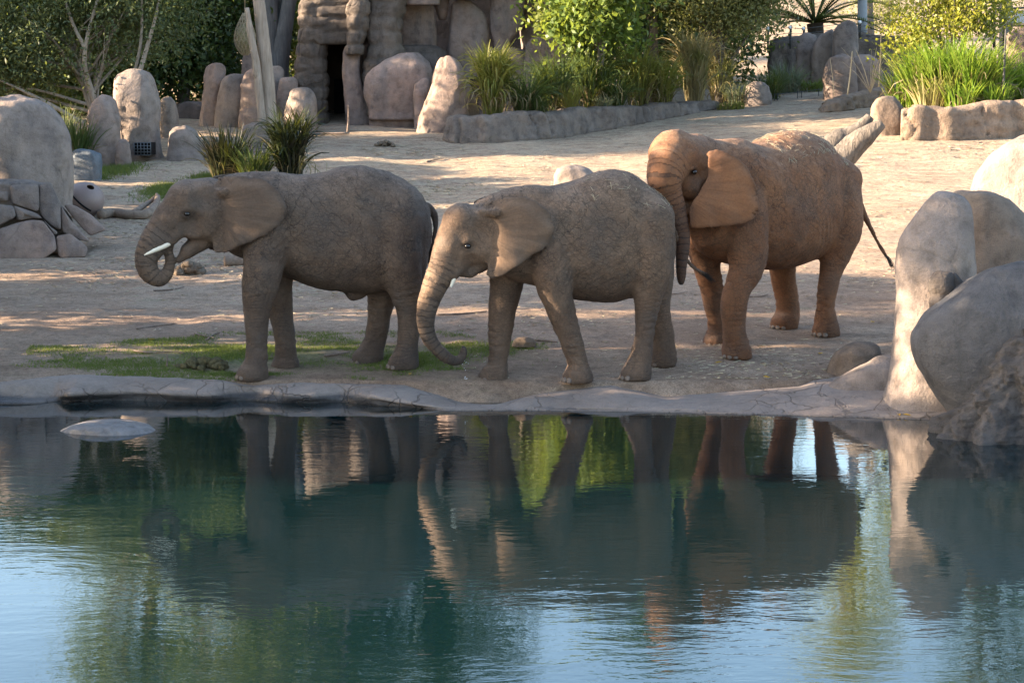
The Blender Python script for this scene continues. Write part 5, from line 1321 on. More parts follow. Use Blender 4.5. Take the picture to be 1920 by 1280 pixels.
# planter trees
def behind(px, Y): return gpos(px, Y)
bt = gpos(1112, float(np.interp(1112, CX + W1[8:, 0] / W1[8:, 1] * F_PX, W1[8:, 1])) + 1.3)
make_tree("leafy_tree", "bright green broad leaved tree growing in the planter right of the cliff", bt, [(0, 0, 3.2, 1.55, 1.4, 1.35, 70), (0.1, 0, 5.2, 1.9, 1.5, 1.6, 70)], (0.17, 0.095), 150, M_L_BRIGHT, M_BARK, 0.10, 109, 14, 0.36, up=-0.1)
make_tree("grey_leaved_tree", "dense grey green small leaved tree between the bright tree and the palm", gpos(1345, float(np.interp(1340, CX + W1[8:, 0] / W1[8:, 1] * F_PX, W1[8:, 1])) + 1.2), [(-.5, 0, 3.0, 1.2, 1.2, 1.2, 60), (.6, 0, 2.9, 1.25, 1.2, 1.25, 60), (0.1, 0, 4.8, 1.9, 1.5, 1.5, 80)], (0.105, 0.055), 260, M_L_OLV2, M_BARK, 0.11, 110, 14, 0.36)
make_tree("leafy_tree", "darker tree behind the gap between the two planter trees", gpos(1225, 56), [(0, 0, 3.4, 1.4, 1.2, 1.6, 50), (0, 0, 6.8, 1.9, 1.5, 2.0, 60)], (0.16, 0.08), 130, M_L_MID, M_BARK, 0.13, 111, 10, 0.42)
make_tree("young_tree", "yellow green shrubby tree with pale forked stems above the tall grass at right", gpos(1775, 50.5), [(-.4, 0, 2.6, 1.3, 1.1, 0.9, 40), (.7, .2, 2.7, 1.2, 1.1, 0.9, 36), (.1, 0, 3.9, 1.8, 1.2, 0.9, 46), (-.9, -.3, 1.8, .6, .6, .6, 14)], (0.12, 0.06), 80, M_L_YEL, M_BARK_P, 0.06, 112, 14, 0.32,
    forks=[[(0, 0, 0, .06), (.02, 0, 1.2, .05), (.05, 0, 2.6, .04), (.1, 0, 3.8, .02)], [(0.02, 0, 1.1, .045), (-.35, 0, 1.9, .035), (-.8, 0, 2.9, .015)], [(.15, 0, 0, .05), (.3, -.05, 1.4, .04), (.42, -.1, 3.0, .025), (.45, -.1, 4.0, .01)]])
make_tree("tall_tree", "tall airy tree on the slope beyond the fence at right", gpos(1625, 75), [(0.6, 0, 8.0, 2.4, 2, 2.4, 60), (-.2, 0, 12.0, 2.0, 2, 2.6, 60)], (0.17, 0.08), 100, M_L_YEL, M_BARK, 0.2, 113, 12, 0.5)
make_tree("tall_tree", "tall tree on the slope at the right edge", gpos(1880, 66), [(0.3, 0, 8.4, 2.6, 2, 2.6, 70), (0, 0, 12.6, 2.2, 2, 2.4, 50)], (0.17, 0.08), 100, M_L_MID, M_BARK, 0.2, 114, 12, 0.5)
make_tree("scrub_bush", "pale green bush on the dry slope beyond the fence", gpos(1660, 82), [(0, 0, 1.6, 1.6, 1.4, 1.2, 40)], (0.13, 0.05), 90, M_L_OLV2, M_BARK, 0.06, 115, 8, 0.4, cat="bush")

for i, (px, Y, hz, w, lab) in enumerate([
    (95, 54, 4.2, 2.4, "dark bushy tree low behind the olive tree"), (215, 55, 4.5, 2.4, "dark bushy tree behind the grated boulder"), (435, 59, 6.5, 2.2, "dark bushy tree behind the slim column rock"),
    (490, 62, 8.0, 2.2, "dark bushy tree behind the dead trunks"), (560, 66, 9.0, 2.4, "dark bushy tree behind the forked tree"), (1095, 60, 4.5, 2.6, "dark bush behind the bright planter tree"),
    (1200, 62, 6.0, 2.6, "dark bush behind the dry canes"), (1300, 64, 5.0, 2.6, "dark bush behind the grey leaved tree"), (150, 72, 7.0, 3.2, "far tree behind the olive tree"), (330, 74, 11.0, 3.2, "far tall tree behind the dark evergreen")]):
    make_tree("background_tree", lab, gpos(px, Y), [(0, 0, hz * 0.3, w, w * .6, hz * 0.32, 60), (0, 0, hz * 0.68, w * .9, w * .6, hz * 0.34, 60)], (0.19, 0.10), 110, M_L_DARK if i % 3 else M_L_MID, M_BARK, 0.12, 150 + i, 6, 0.5)
# unseen trees added at the left to lay shade over the yard
def shade_allow(P):  # leaves left out in windows so sun reaches chosen spots
    Y, z = P[:, 1], P[:, 2]
    gap = (Y > 20.15) & (Y < 20.95) & (z > 4.9) & (z < 6.5)
    gap |= (Y > 21.2) & (Y < 22.15) & (z > 4.0) & (z < 6.0)
    gap |= (Y > 23.35) & (Y < 23.9) & (z > 3.9)
    gap |= (Y > 23.7) & (Y < 24.65) & (z > 2.2) & (z < 3.9)
    return ~gap
for i, (Y, zt, w, lab) in enumerate([
    (18.5, 9.2, 1.75, "broad high tree out of view at left, nearest to the camera"), (21.2, 8.4, 1.0, "slim tree out of view at left beside the pond"),
    (22.8, 6.9, 0.9, "slim tree out of view at left level with the first elephant"), (24.6, 7.2, 1.1, "tree out of view at left behind the first elephant"),
    (27.6, 6.4, 1.8, "tall tree out of view at left before the stone blocks"), (31.4, 5.6, 2.0, "tree out of view at left level with the stone blocks"),
    (35.2, 4.9, 1.8, "tree out of view at left level with the ball"), (38.6, 5.4, 1.5, "tree out of view at left level with the black grass clumps"), (42.2, 5.3, 1.5, "tree out of view at left before the olive tree"), (46.6, 7.4, 2.1, "tree out of view at left beside the olive tree"), (51.0, 8.8, 2.0, "high tree out of view at left behind the olive tree")]):
    xx = -12.6 - max(0, (Y - 40) * 0.27)
    bb = np.array([xx, Y, float(ground_z(xx, Y))])
    hz = zt - bb[2]
    make_tree("shade_tree", lab, bb, [(0, 0, hz * 0.82, 1.5, w, hz * 0.16, 300 if i == 0 else 120), (0, 0, hz * 0.52, 1.6, w, hz * 0.28, 340 if i == 0 else 150), (0, 0.2 if i == 0 else 0, hz * 0.24, 1.4, w * (1.3 if i == 0 else 0.95), hz * 0.24, 110 if i == 0 else 80)], (0.19, 0.11), 48, M_L_MID, M_BARK, 0.12, 130 + i, 10, 0.22, allow=shade_allow, group="added shade trees beside the yard")

# ------------------------------------------------------------------ bladed grasses
def blades(n, r, h, w, lean, droop, r2, seg=6, flat=0.35, jitter=0.3, origin=(0, 0, 0), rise=0.0):
    az = r2.random(n) * 2 * math.pi
    rad = r * np.sqrt(r2.random(n))
    bx = rad * np.cos(az) * 0.45; by = rad * np.sin(az) * 0.45
    az2 = az + r2.normal(0, 0.9, n)
    u = r2.random(n) * rise
    H = h * (1 - jitter + jitter * 1.2 * r2.random(n)) * (1 - 0.55 * u)
    z0 = h * u * 0.75
    le = lean * (0.1 + 1.2 * r2.random(n)); dr = droop * (0.2 + 1.2 * r2.random(n) ** 1.3)
    t = np.linspace(0, 1, seg + 1)
    bend = le[:, None] * (0.5 + 0.5 * t) + dr[:, None] * 2.2 * t ** 1.8          # angle from the vertical along the blade
    dx = np.sin(bend); dz = np.cos(bend)
    st = H[:, None] / seg
    out = np.concatenate([np.zeros((n, 1)), np.cumsum(dx[:, 1:] * st, 1)], 1)
    z = z0[:, None] + np.concatenate([np.zeros((n, 1)), np.cumsum(dz[:, 1:] * st, 1)], 1)
    bx = bx * (1 + u); by = by * (1 + u)
    cx = bx[:, None] + out * np.cos(az2)[:, None]; cy = by[:, None] + out * np.sin(az2)[:, None]
    wd = w * (0.6 + 0.8 * r2.random(n))[:, None] * np.clip(1.05 - t, 0.03, 1) ** 0.55 * np.clip(0.45 + 2.2 * t, 0, 1)
    tw = az2 + math.pi / 2 + r2.normal(0, flat, n)
    sx, sy = np.cos(tw)[:, None] * wd / 2, np.sin(tw)[:, None] * wd / 2
    tilt = r2.normal(0, 0.5, n)[:, None] * wd / 2
    A = np.stack([cx - sx, cy - sy, z - tilt], -1); B = np.stack([cx + sx, cy + sy, z + tilt], -1)
    V = np.stack([A, B], 2).reshape(n, -1, 3)
    k = 2 * (seg + 1)
    f = np.array([[2 * i, 2 * i + 1, 2 * i + 3, 2 * i + 2] for i in range(seg)])
    F = (np.arange(n)[:, None, None] * k + f[None]).reshape(-1, 4)
    return V.reshape(-1, 3) + np.asarray(origin), F

def clump(name, label, pos, n, r, h, w, lean, droop, mat, seed, group=None, stems=0, jitter=0.35, cat="grass clump"):
    r2 = np.random.default_rng(seed)
    root = empty(name, tuple(pos)); tag(root, label, cat, group)
    V, F = blades(n, r, h, w, lean, droop, r2, jitter=jitter, rise=0.75 if stems else 0.12)
    V[:, 2] -= 0.04
    o = mesh_obj("blades", V, F, mat, None, True); o.parent = root
    if n > 150:
        V, F = blades(n // 5, r * 1.05, h * 0.8, w * 0.9, lean * 1.5 + 0.1, droop * 1.5 + 0.3, r2, jitter=0.6, rise=0.3)
        o = mesh_obj('dry_blades', V, F, M_G_DEADB, None, True); o.parent = root
    if stems:
        mb = MB()
        for i in range(stems):
            a = r2.random() * 6.28; rr = r * 0.5 * math.sqrt(r2.random()); hh = h * (0.35 + 0.35 * r2.random())
            p0 = np.array([rr * math.cos(a), rr * math.sin(a), -0.05]); p1 = p0 + np.array([math.cos(a) * 0.12 * hh, math.sin(a) * 0.12 * hh, hh])
            V, F_ = tube([p0, (p0 + p1) / 2 + r2.normal(0, .02, 3), p1], [0.011, 0.010, 0.007], 4, False); mb.add(V, F_)
            VV, FF = blades(6, 0.02, h * 0.5, w, 0.45, 0.55, r2, origin=p0 + (p1 - p0) * 0.9); mb.add(VV, FF)
        o = mb.build("canes", mat, None); o.parent = root
    return root

M_G_BLACK = leaf_mat("black_green_blade", (0.008, 0.010, 0.007), (0.032, 0.042, 0.014), (0.03, 0.022, 0.013), 0.12, 0.35)
M_G_DARK = leaf_mat("dark_green_blade", (0.03, 0.05, 0.018), (0.07, 0.10, 0.03), None, 0.3, 0.4)
M_G_GOLD = leaf_mat("golden_green_blade", (0.12, 0.14, 0.025), (0.24, 0.21, 0.06), (0.08, 0.10, 0.025), 0.4, 0.45)
M_G_BRIGHT = leaf_mat("bright_green_blade", (0.10, 0.19, 0.02), (0.20, 0.29, 0.04), (0.26, 0.27, 0.07), 0.5, 0.4)
M_G_TAN = leaf_mat("dry_tan_blade", (0.26, 0.21, 0.10), (0.36, 0.29, 0.15), (0.17, 0.17, 0.06), 0.35, 0.6)
M_G_DEADB = leaf_mat('dead_blade', (0.10, 0.075, 0.04), (0.24, 0.19, 0.10), None, 0.25, 0.7)
M_G_LAWN = leaf_mat("short_grass", (0.07, 0.105, 0.022), (0.135, 0.165, 0.038), None, 0.35, 0.6)
M_G_SAGE = leaf_mat("sage_blade", (0.10, 0.13, 0.09), (0.16, 0.18, 0.11), None, 0.3, 0.6)

p = np.array(gd(545, 345)); clump("black_grass", "upright black bladed grass clump directly behind the back of the left elephant", p, 300, 0.46, 1.5, 0.042, 0.22, 0.75, M_G_BLACK, 201, stems=30)
p = np.array(gd(425, 342)); clump("black_grass", "bushy dark grass clump left of the upright black one", p, 330, 0.55, 1.22, 0.032, 0.50, 0.22, M_G_BLACK, 202)
p = np.array(gd(478, 345)); clump("dark_grass", "lower golden tinged grass tuft between the two black clumps", p, 260, 0.5, 0.95, 0.026, 0.6, 0.3, M_G_DARK, 203)
p = gpos(148, 43.5); clump("reed_grass", "green reedy grass between the huge boulder and the leaning boulder", p, 240, 0.5, 1.15, 0.035, 0.3, 0.25, M_G_DARK, 204)
p = gpos(120, 44.5); clump("reed_grass", "pale tipped reed grass right behind the huge boulder", p, 150, 0.4, 1.3, 0.03, 0.25, 0.3, M_G_SAGE, 205)

# on the long planter: clumps standing behind the wall
def wall_back(W, px, back=0.7):
    pxs = CX + W[:, 0] / W[:, 1] * F_PX
    i = int(np.argmin(np.abs(pxs[8:] - px))) + 8
    Y = W[i, 1] + back
    return np.array([(px - CX) / F_PX * Y, Y, W[i, 3] - 0.12])
for i, (px, back, n, r, h, w, le, dr_, mt, st, lab) in enumerate([
    (925, 0.9, 300, 0.45, 1.75, 0.045, 0.28, 0.9, M_G_GOLD, 40, "tallest golden green cane grass at the left end of the planter"),
    (985, 0.9, 240, 0.55, 1.35, 0.038, 0.5, 0.6, M_G_DARK, 0, "dark green grass right of the tallest cane grass"),
    (1040, 1.1, 240, 0.55, 1.55, 0.036, 0.4, 0.8, M_G_DARK, 10, "dark arching grass left of the small golden tuft"),
    (1066, 0.5, 260, 0.30, 0.75, 0.020, 0.6, 0.12, M_G_GOLD, 0, "small golden spiky tuft on the planter edge"),
    (1105, 1.2, 260, 0.6, 1.75, 0.036, 0.4, 0.85, M_G_DARK, 14, "tall dark arching grass below the bright tree"),
    (1150, 0.7, 220, 0.5, 1.2, 0.034, 0.55, 0.5, M_G_DARK, 0, "low dark grass below the bright tree"),
    (1195, 1.0, 240, 0.5, 1.75, 0.038, 0.35, 0.8, M_G_GOLD, 20, "tan tinged arching grass left of the dry canes"),
    (1240, 0.8, 220, 0.45, 1.45, 0.036, 0.4, 0.6, M_G_GOLD, 10, "sunlit yellow green grass beside the dry canes"),
    (1300, 0.9, 200, 0.45, 2.1, 0.036, 0.25, 0.8, M_G_TAN, 50, "tall bundle of dry tan canes in the planter"),
    (1345, 1.2, 160, 0.45, 1.7, 0.034, 0.35, 0.8, M_G_TAN, 20, "thinner dry cane grass at the right end of the planter"),
    (1010, 0.45, 200, 0.35, 0.55, 0.02, 0.5, 0.3, M_G_DARK, 0, "little dark tuft at the planter edge left of the golden tuft"),
    (1130, 0.45, 200, 0.30, 0.50, 0.018, 0.5, 0.3, M_G_SAGE, 0, "little grey green tuft at the planter edge below the bright tree")]):
    clump("planter_grass", lab, wall_back(W1, px, back), n, r, h, w, le, dr_, mt, 210 + i, "grasses in the long planter", st)
soil = []
for (nm, lab, W, dz, depth) in (("planter_soil", "soil filling the long planter", W1, 0.14, 3.2), ("planter_soil", "soil filling the right hand planter", W3, 0.14, 4.0)):
    a = np.stack([W[8:, 0], W[8:, 1] + 0.25, W[8:, 3] - dz], -1); bb = a + np.array([0, depth, 0.1])
    V = np.concatenate([a, bb]); m = len(a)
    F = np.array([[i, i + 1, m + i + 1, m + i] for i in range(m - 1)])
    tag(mesh_obj(nm, V, F, M_GROUND), lab, kind="structure")

# tall bright grass in the right planter
for i, (px, Y, n, h, mt, lab) in enumerate([
    (1690, 50.2, 200, 1.05, M_G_BRIGHT, "leftmost low tuft of the tall bright grass at right"), (1722, 49.6, 330, 1.45, M_G_BRIGHT, "second tuft from the left of the tall bright grass at right"),
    (1765, 49.2, 380, 1.65, M_G_BRIGHT, "highest middle tuft of the tall bright grass at right"), (1808, 49.0, 380, 1.60, M_G_BRIGHT, "full tuft of tall bright grass left of the thin post"),
    (1845, 49.3, 320, 1.55, M_G_BRIGHT, "darker tuft of tall grass directly behind the thin post"), (1905, 50.2, 300, 1.25, M_G_BRIGHT, "tuft of bright grass at the right edge beyond the thin post"),
    (1795, 48.5, 200, 0.70, M_G_BRIGHT, "short bright tuft on the edge of the right planter wall"), (1860, 48.6, 200, 0.65, M_G_BRIGHT, "short tuft at the foot of the thin post"), (1740, 48.9, 160, 0.75, M_G_TAN, "short straw coloured tuft before the bright grass")]):
    x = (px - CX) / F_PX * Y
    clump("tall_grass", lab, (x, Y, float(np.mean(W3[:, 3])) - 0.16), int(n * 0.85), 0.75, h * 1.12, 0.042, 0.5, 0.28, mt, 240 + i, "tall bright grass in the right planter")
for i, (px, py, h, n, mt, lab) in enumerate([
    (1385, 196, 0.75, 220, M_G_SAGE, "grey green weeds at the right end of the long planter"), (1440, 186, 0.9, 260, M_G_DARK, "dark green weeds beside the small round boulder"),
    (1475, 175, 1.0, 260, M_G_SAGE, "pale sage shrub grass left of the upright rocks"), (1520, 172, 0.45, 220, M_G_LAWN, "low green tuft in front of the leftmost upright rock"),
    (1370, 206, 0.28, 240, M_G_GOLD, "yellow green short tuft at the end of the long wall"), (1418, 190, 0.4, 200, M_G_LAWN, "short green grass below the small round boulder")]):
    clump("weeds", lab, np.array(gd(px, py)), n, 0.7, h, 0.024, 0.6, 0.35, mt, 260 + i, "weeds beyond the long planter")

# ------------------------------------------------------------------ short grass: ground cover
def lawn(name, label, pts, hmin, hmax, mat, seed, wd=0.010):
    r2 = np.random.default_rng(seed); n = len(pts)
    z = ground_z(pts[:, 0], pts[:, 1])
    a = r2.random(n) * 6.28; h = hmin + (hmax - hmin) * r2.random(n); le = r2.normal(0, 0.45, (n, 2)) * h[:, None]
    s = np.stack([np.cos(a), np.sin(a)], -1) * wd / 2
    b0 = np.column_stack([pts - s, z - 0.005]); b1 = np.column_stack([pts + s, z - 0.005]); tp = np.column_stack([pts + le, z + h])
    V = np.stack([b0, b1, tp], 1).reshape(-1, 3)
    o = mesh_obj(name, V, np.arange(3 * n).reshape(n, 3), mat, None, False)
    return tag(o, label, "grass", None, "stuff")
r2 = np.random.default_rng(5)
P = np.column_stack([r2.uniform(-5.9, 1.4, 190000), r2.uniform(22.95, 25.6, 190000)])
q3 = np.column_stack([P, np.zeros(len(P))])
dens = fbm(q3 * np.array([0.9, 2.2, 1]), 4, 77, 0.6) * 0.75 + 0.46 - 0.42 * np.abs(P[:, 1] - 24.1) ** 1.6 - 0.35 * np.clip(P[:, 0] + 1.2, 0, 9) - 0.5 * np.clip(-4.3 - P[:, 0], 0, 9)
lawn("short_grass", "strip of short green grass along the pond under the left elephant", P[dens > r2.uniform(0, 1.0, len(P))], 0.010, 0.035, M_G_LAWN, 6)
def patch(name, label, px, py, rx, ry, n, seed, h=0.06):
    x, y, z = gd(px, py); r3 = np.random.default_rng(seed)
    pts = np.column_stack([x + r3.normal(0, rx / 2, n), y + r3.normal(0, ry / 2, n)])
    lawn(name, label, pts, h * 0.4, h * 1.3, M_G_LAWN, seed, 0.014)
patch("short_grass", "small green grass patch left of the left elephant's forehead", 308, 357, 0.42, 1.1, 5200, 11, 0.05)
patch("short_grass", "green grass fringe at the foot of the blue grey boulder", 172, 334, 0.35, 0.4, 1800, 12, 0.06)
patch("short_grass", "thin weedy grass right of the blue grey boulder", 215, 322, 0.5, 0.9, 2600, 13, 0.10)
patch("short_grass", "thin green grass before the dark clumps", 385, 335, 0.35, 0.6, 1800, 14, 0.06)
patch("short_grass", "grass tufts around the low brown stone", 1635, 700, 0.25, 0.25, 2200, 15, 0.06)

# ------------------------------------------------------------------ palm
pb = gpos(1527, 65.0); pb[2] = at(1527, 85, 65.0)[2]
palm = empty("palm", tuple(pb)); tag(palm, "short palm with arching feathery fronds behind the upright rocks", "palm")
top = at(1528, 44, 65.0) - pb
V, F_ = tube([[0, 0, -0.5], top * 0.5, top], [0.26, 0.24, 0.27], 14)
V += 0.03 * vnoise(V * 9, 3)[:, None]
mesh_obj("trunk", V, F_, plain_mat("palm_trunk", (0.07, 0.055, 0.045), 0.9, 0.1, 0.4, 9, 0.03), None).parent = palm
r2 = np.random.default_rng(8)
for i in range(30):
    a = i / 30 * 6.283 * 3 + r2.normal(0, 0.2); el = 0.05 + 1.25 * r2.random(); L = 2.9 + 0.6 * r2.random()
    dh = np.array([math.cos(a), math.sin(a), 0]); t = np.linspace(0, 1, 40)
    rach = top + dh * (L * t * math.cos(el))[:, None] * 1.0 + np.array([0, 0, 1]) * (L * (t * math.sin(el) - 0.42 * t ** 2.2))[:, None]
    mb = MB(); V, F_ = tube(rach, np.linspace(0.035, 0.008, 40), 5, False); mb.add(V, F_)
    side = np.cross(dh, [0, 0, 1]); 
    for k in range(2, 40):
        for sg in (-1, 1):
            ll = 0.55 * math.sin(math.pi * min(1, 0.15 + 0.85 * t[k])) + 0.1
            d = side * sg * 0.75 + dh * 0.55 + np.array([0, 0, 0.25]); d /= np.linalg.norm(d)
            e = rach[k] + d * ll + np.array([0, 0, -0.10 * ll]); tg = dh * 0.03
            mb.add(np.array([rach[k] - tg, rach[k] + tg, e]), np.array([[0, 1, 2]]))
    mb.build("frond", M_L_MID if i % 3 else M_L_OLIVE, None, True).parent = palm
# ------------------------------------------------------------------ smaller things
def limb(name, label, pts, mat, cat, sides=10, n=24, parent=None, wob=0.0, seed=0, group=None):
    c = curve_pts(np.array(pts, dtype=float), n)
    V, F_ = tube(c[:, :3], c[:, 3], sides)
    if wob:
        ctr = np.repeat(c[:, :3], sides, 0); d = V - ctr; l = np.linalg.norm(d, axis=1)[:, None] + 1e-9
        V = V + d / l * (wob * fbm(V * np.array([7, 7, 3.0]), 3, seed))[:, None]
    o = mesh_obj(name, V, F_, mat, parent, True, tuple(c[0, :3]) if parent is None else None)
    if parent is None: tag(o, label, cat, group)
    return o
M_DRIFT = bark_mat('weathered_driftwood', (0.095, 0.08, 0.068), (0.185, 0.155, 0.13), 0.3, 16, 0.05)
# dead trunks
dt = empty("dead_tree", tuple(gpos(505, 46.8))); tag(dt, "bare bleached dead tree with two leaning trunks", "dead tree")
q = lambda px, py, Y, r: [*at(px, py, Y), r]
limb("trunk", None, [q(508, 285, 46.8, .20), q(504, 200, 46.8, .175), q(497, 110, 46.8, .155), q(490, 40, 46.8, .14), q(480, -30, 46.8, .13), q(462, -150, 46.9, .11)], M_DEAD, None, 12, 30, dt, 0.012, 1)
limb("trunk", None, [q(494, 285, 46.6, .11), q(490, 215, 46.6, .10), q(483, 150, 46.6, .095), q(479, 110, 46.6, .085), q(471, 70, 46.6, .075), q(463, 15, 46.6, .06)], M_DEAD, None, 10, 30, dt, 0.014, 2)
limb("branch", None, [q(482, 150, 46.6, .05), q(478, 132, 46.5, .06), q(474, 100, 46.4, .03), q(468, 95, 46.4, .012)], M_DEAD, None, 8, 14, dt, 0.01, 3)
# hanging net feeder
nf = empty("net_feeder", tuple(at(458, 60, 47.6))); tag(nf, "tan woven net feeder bag hanging beside the dead trunk", "feeder")
c0 = at(459, 62, 47.6); zt_, zb_ = at(459, 25, 47.6)[2], at(459, 104, 47.6)[2]
mbn = MB()
def bag_r(t): return 0.26 * math.sin(math.pi * min(1, 0.06 + t * 0.9)) ** 0.8 * (0.55 + 0.75 * t)
for k in range(14):
    for sg in (-1, 1):
        pp = []
        for t in np.linspace(0, 1, 18):
            a = k / 14 * 6.283 + sg * t * 2.2
            rr = bag_r(t); pp.append([c0[0] + rr * math.cos(a), c0[1] + rr * math.sin(a), zt_ + (zb_ - zt_) * t])
        V, F_ = tube(np.array(pp), 0.010, 4, False); mbn.add(V, F_)
M_NET = plain_mat("tan_rope", (0.30, 0.24, 0.16), 0.9, 0.1, 0.3, 20, 0.003)
mbn.build("net", M_NET, nf)
hay = []; 
V, F_ = ellipsoid([c0[0], c0[1], zt_ * 0.4 + zb_ * 0.6], np.diag([0.21, 0.21, (zt_ - zb_) * 0.38]), 14)
V = V + 0.03 * vnoise(V * 9, 3)[:, None]
mesh_obj("hay", V, F_, plain_mat("hay", (0.30, 0.26, 0.15), 0.95, 0.1, 0.4, 25, 0.03), nf)
V, F_ = tube([[c0[0], c0[1], zt_], [c0[0] + 0.1, c0[1], zt_ + 2.2]], 0.012, 5); mesh_obj("rope", V, F_, M_NET, nf)

# ball feeder with a hole
bx, by, bz = gd(160, 408)
br = 36.5 / F_PX * by
ball = empty("feeder_ball", (bx, by, bz)); tag(ball, "large pinkish hollow plastic ball with a round hole lying behind the stones", "ball")
n = 48; th = np.linspace(0, math.pi, n); phs = np.arange(2 * n) / (2 * n) * 2 * math.pi
hole_dir = np.array([0.42, -0.52, 0.74]); hole_dir /= np.linalg.norm(hole_dir)
ref = np.cross(hole_dir, [0, 0, 1.0]); ref /= np.linalg.norm(ref); ref2 = np.cross(hole_dir, ref)
th = np.concatenate([[0.20, 0.205, 0.215], np.linspace(0.24, math.pi, n)])
VV = []
for t in th:
    for f in phs: VV.append(hole_dir * math.cos(t) + math.sin(t) * (ref * math.cos(f) + ref2 * math.sin(f)))
VV = np.array(VV); VV[:, 2] *= 0.92
out_ = VV * br; inn = VV * (br * 0.94); m = len(phs); k = len(th)
idx = np.arange(m * k).reshape(k, m); nx = np.roll(idx, -1, 1); off = m * k
F1 = np.stack([idx[:-1], idx[1:], nx[1:], nx[:-1]], -1).reshape(-1, 4)
rimf = np.stack([idx[0], nx[0], nx[0] + off, idx[0] + off], -1)
cen = np.array([bx, by, bz + br * 0.9])
M_BALL = plain_mat("pink_plastic", (0.215, 0.155, 0.135), 0.5, 0.35, 0.15, 4, 0.004)
mesh_obj("shell", np.concatenate([out_, inn]) + cen, [F1, F1[:, ::-1] + off, rimf], M_BALL, ball)
cpts = []
for t in np.linspace(0, 1, 14):
    d = np.array([-0.42 + 0.95 * t, -0.86, 0.25 - 0.95 * t]); d /= np.linalg.norm(d); d[2] *= 0.92
    cpts.append(cen + d * br * 1.015)
V, F_ = tube(np.array(cpts), 0.016, 6); mesh_obj("strap", V, F_, M_BLACK, ball)
# logs
M_LOG = bark_mat("driftwood", (0.15, 0.108, 0.08), (0.235, 0.175, 0.132), 1.0, 12, 0.015)
g = lambda px, py, r, dz=0.0: (lambda a: [a[0], a[1], a[2] + dz, r])(gd(px, py))
l1 = empty("fallen_branch", tuple(gd(250, 410))); tag(l1, "forked driftwood branch lying from the ball to the left elephant's forehead", "branch")
limb("branch", None, [g(188, 412, .085, .08), g(215, 408, .085, .09), g(245, 412, .085, .08), g(275, 411, .08, .09), g(290, 402, .07, .12), g(296, 385, .05, .15), g(294, 380, .03, .15)], M_LOG, None, 10, 26, l1, 0.01, 5)
limb("branch", None, [g(250, 408, .05, .08), g(268, 400, .05, .12), g(285, 388, .04, .12), g(291, 382, .03, .12)], M_LOG, None, 8, 16, l1, 0.008, 6)
limb("log", "short cut log end showing left of the left elephant's foreleg", [g(421, 499, .085, .07), g(440, 498, .09, .07), g(475, 496, .09, .07)], M_LOG, "log", 12, 12, None, 0.008, 7)
st = empty("driftwood_stump", tuple(gd(1590, 320))); tag(st, "large bleached forked driftwood log behind the rump of the reddish elephant", "log")
limb("prong", None, [q(1540, 335, 36.5, .28), q(1578, 292, 36.5, .26), q(1612, 264, 36.4, .20), q(1640, 241, 36.3, .14), q(1653, 231, 36.3, .09)], M_DRIFT, None, 14, 28, st, 0.022, 8)
limb("prong", None, [q(1540, 320, 36.6, .24), q(1562, 272, 36.6, .22), q(1590, 257, 36.6, .17), q(1616, 237, 36.6, .12), q(1632, 219, 36.6, .08)], M_DRIFT, None, 12, 26, st, 0.02, 9)
# stone-like slab and twigs on the soil
rock("flat_stone", "flat reddish stone lying between the legs of the middle elephant", [(632, 968, 996), (635, 962, 1002), (640, 958, 1006), (645, 957, 1006)], 24.6, M_ROCK_B, seed=90, depth=0.6, bury=0.03, cat="stone")
M_TWIG = bark_mat("twig_bark", (0.13, 0.095, 0.075), (0.24, 0.185, 0.15), 1.0, 20, 0.003)
for i, (pts, r, lab) in enumerate([
    ([(250, 660), (285, 663), (330, 662), (345, 666)], .014, "long thin stick in the grass left of the dung pile"), ([(365, 628), (385, 632), (402, 636)], .012, "pale forked stick above the dung pile"),
    ([(388, 640), (400, 630), (412, 625)], .012, "short bent stick above the dung pile"), ([(608, 671), (630, 667), (655, 663)], .016, "stick on the grass between the left elephant's legs"),
    ([(288, 547), (320, 545), (345, 540)], .012, "dark stick below the left elephant's trunk"), ([(256, 620), (300, 612), (330, 608)], .012, "dark thin stick on the bare soil at left"),
    ([(820, 592), (870, 590), (912, 587)], .012, "long dark stick on the soil behind the middle elephant's trunk"), ([(1245, 555), (1270, 552), (1290, 549)], .012, "stick on the soil right of the middle elephant"),
    ([(1405, 558), (1425, 557), (1440, 555)], .012, "small stick between the reddish elephant's legs"), ([(1003, 640), (1030, 642), (1045, 645)], .018, "light root piece beside the flat reddish stone"),
    ([(560, 258), (590, 256), (655, 254)], .05, "reddish plank lying at the cave doorway"), ([(652, 252), (660, 244), (668, 234)], .035, "pale stick leaning at the cave doorway"),
    ([(313, 690), (322, 678), (330, 668)], .010, "pale little stick standing out left of the dung pile"), ([(800, 305), (815, 302), (832, 299)], .02, "twig on the sunny ground behind the elephants")]):
    P_ = [list(np.array(gd(a, b_)) + [0, 0, r * 1.1]) + [r * (1 - 0.25 * k)] for k, (a, b_) in enumerate(pts)]
    if i in (12, 11): 
        P_[-1][2] += 0.10 + 0.35 * (i == 11); P_[1][2] += 0.05 + 0.2 * (i == 11); P_[2][1] = P_[1][1] = P_[0][1]
    limb("stick", lab, P_, M_TWIG, "stick", 6, 12, None, 0.003, 20 + i, "sticks on the ground")
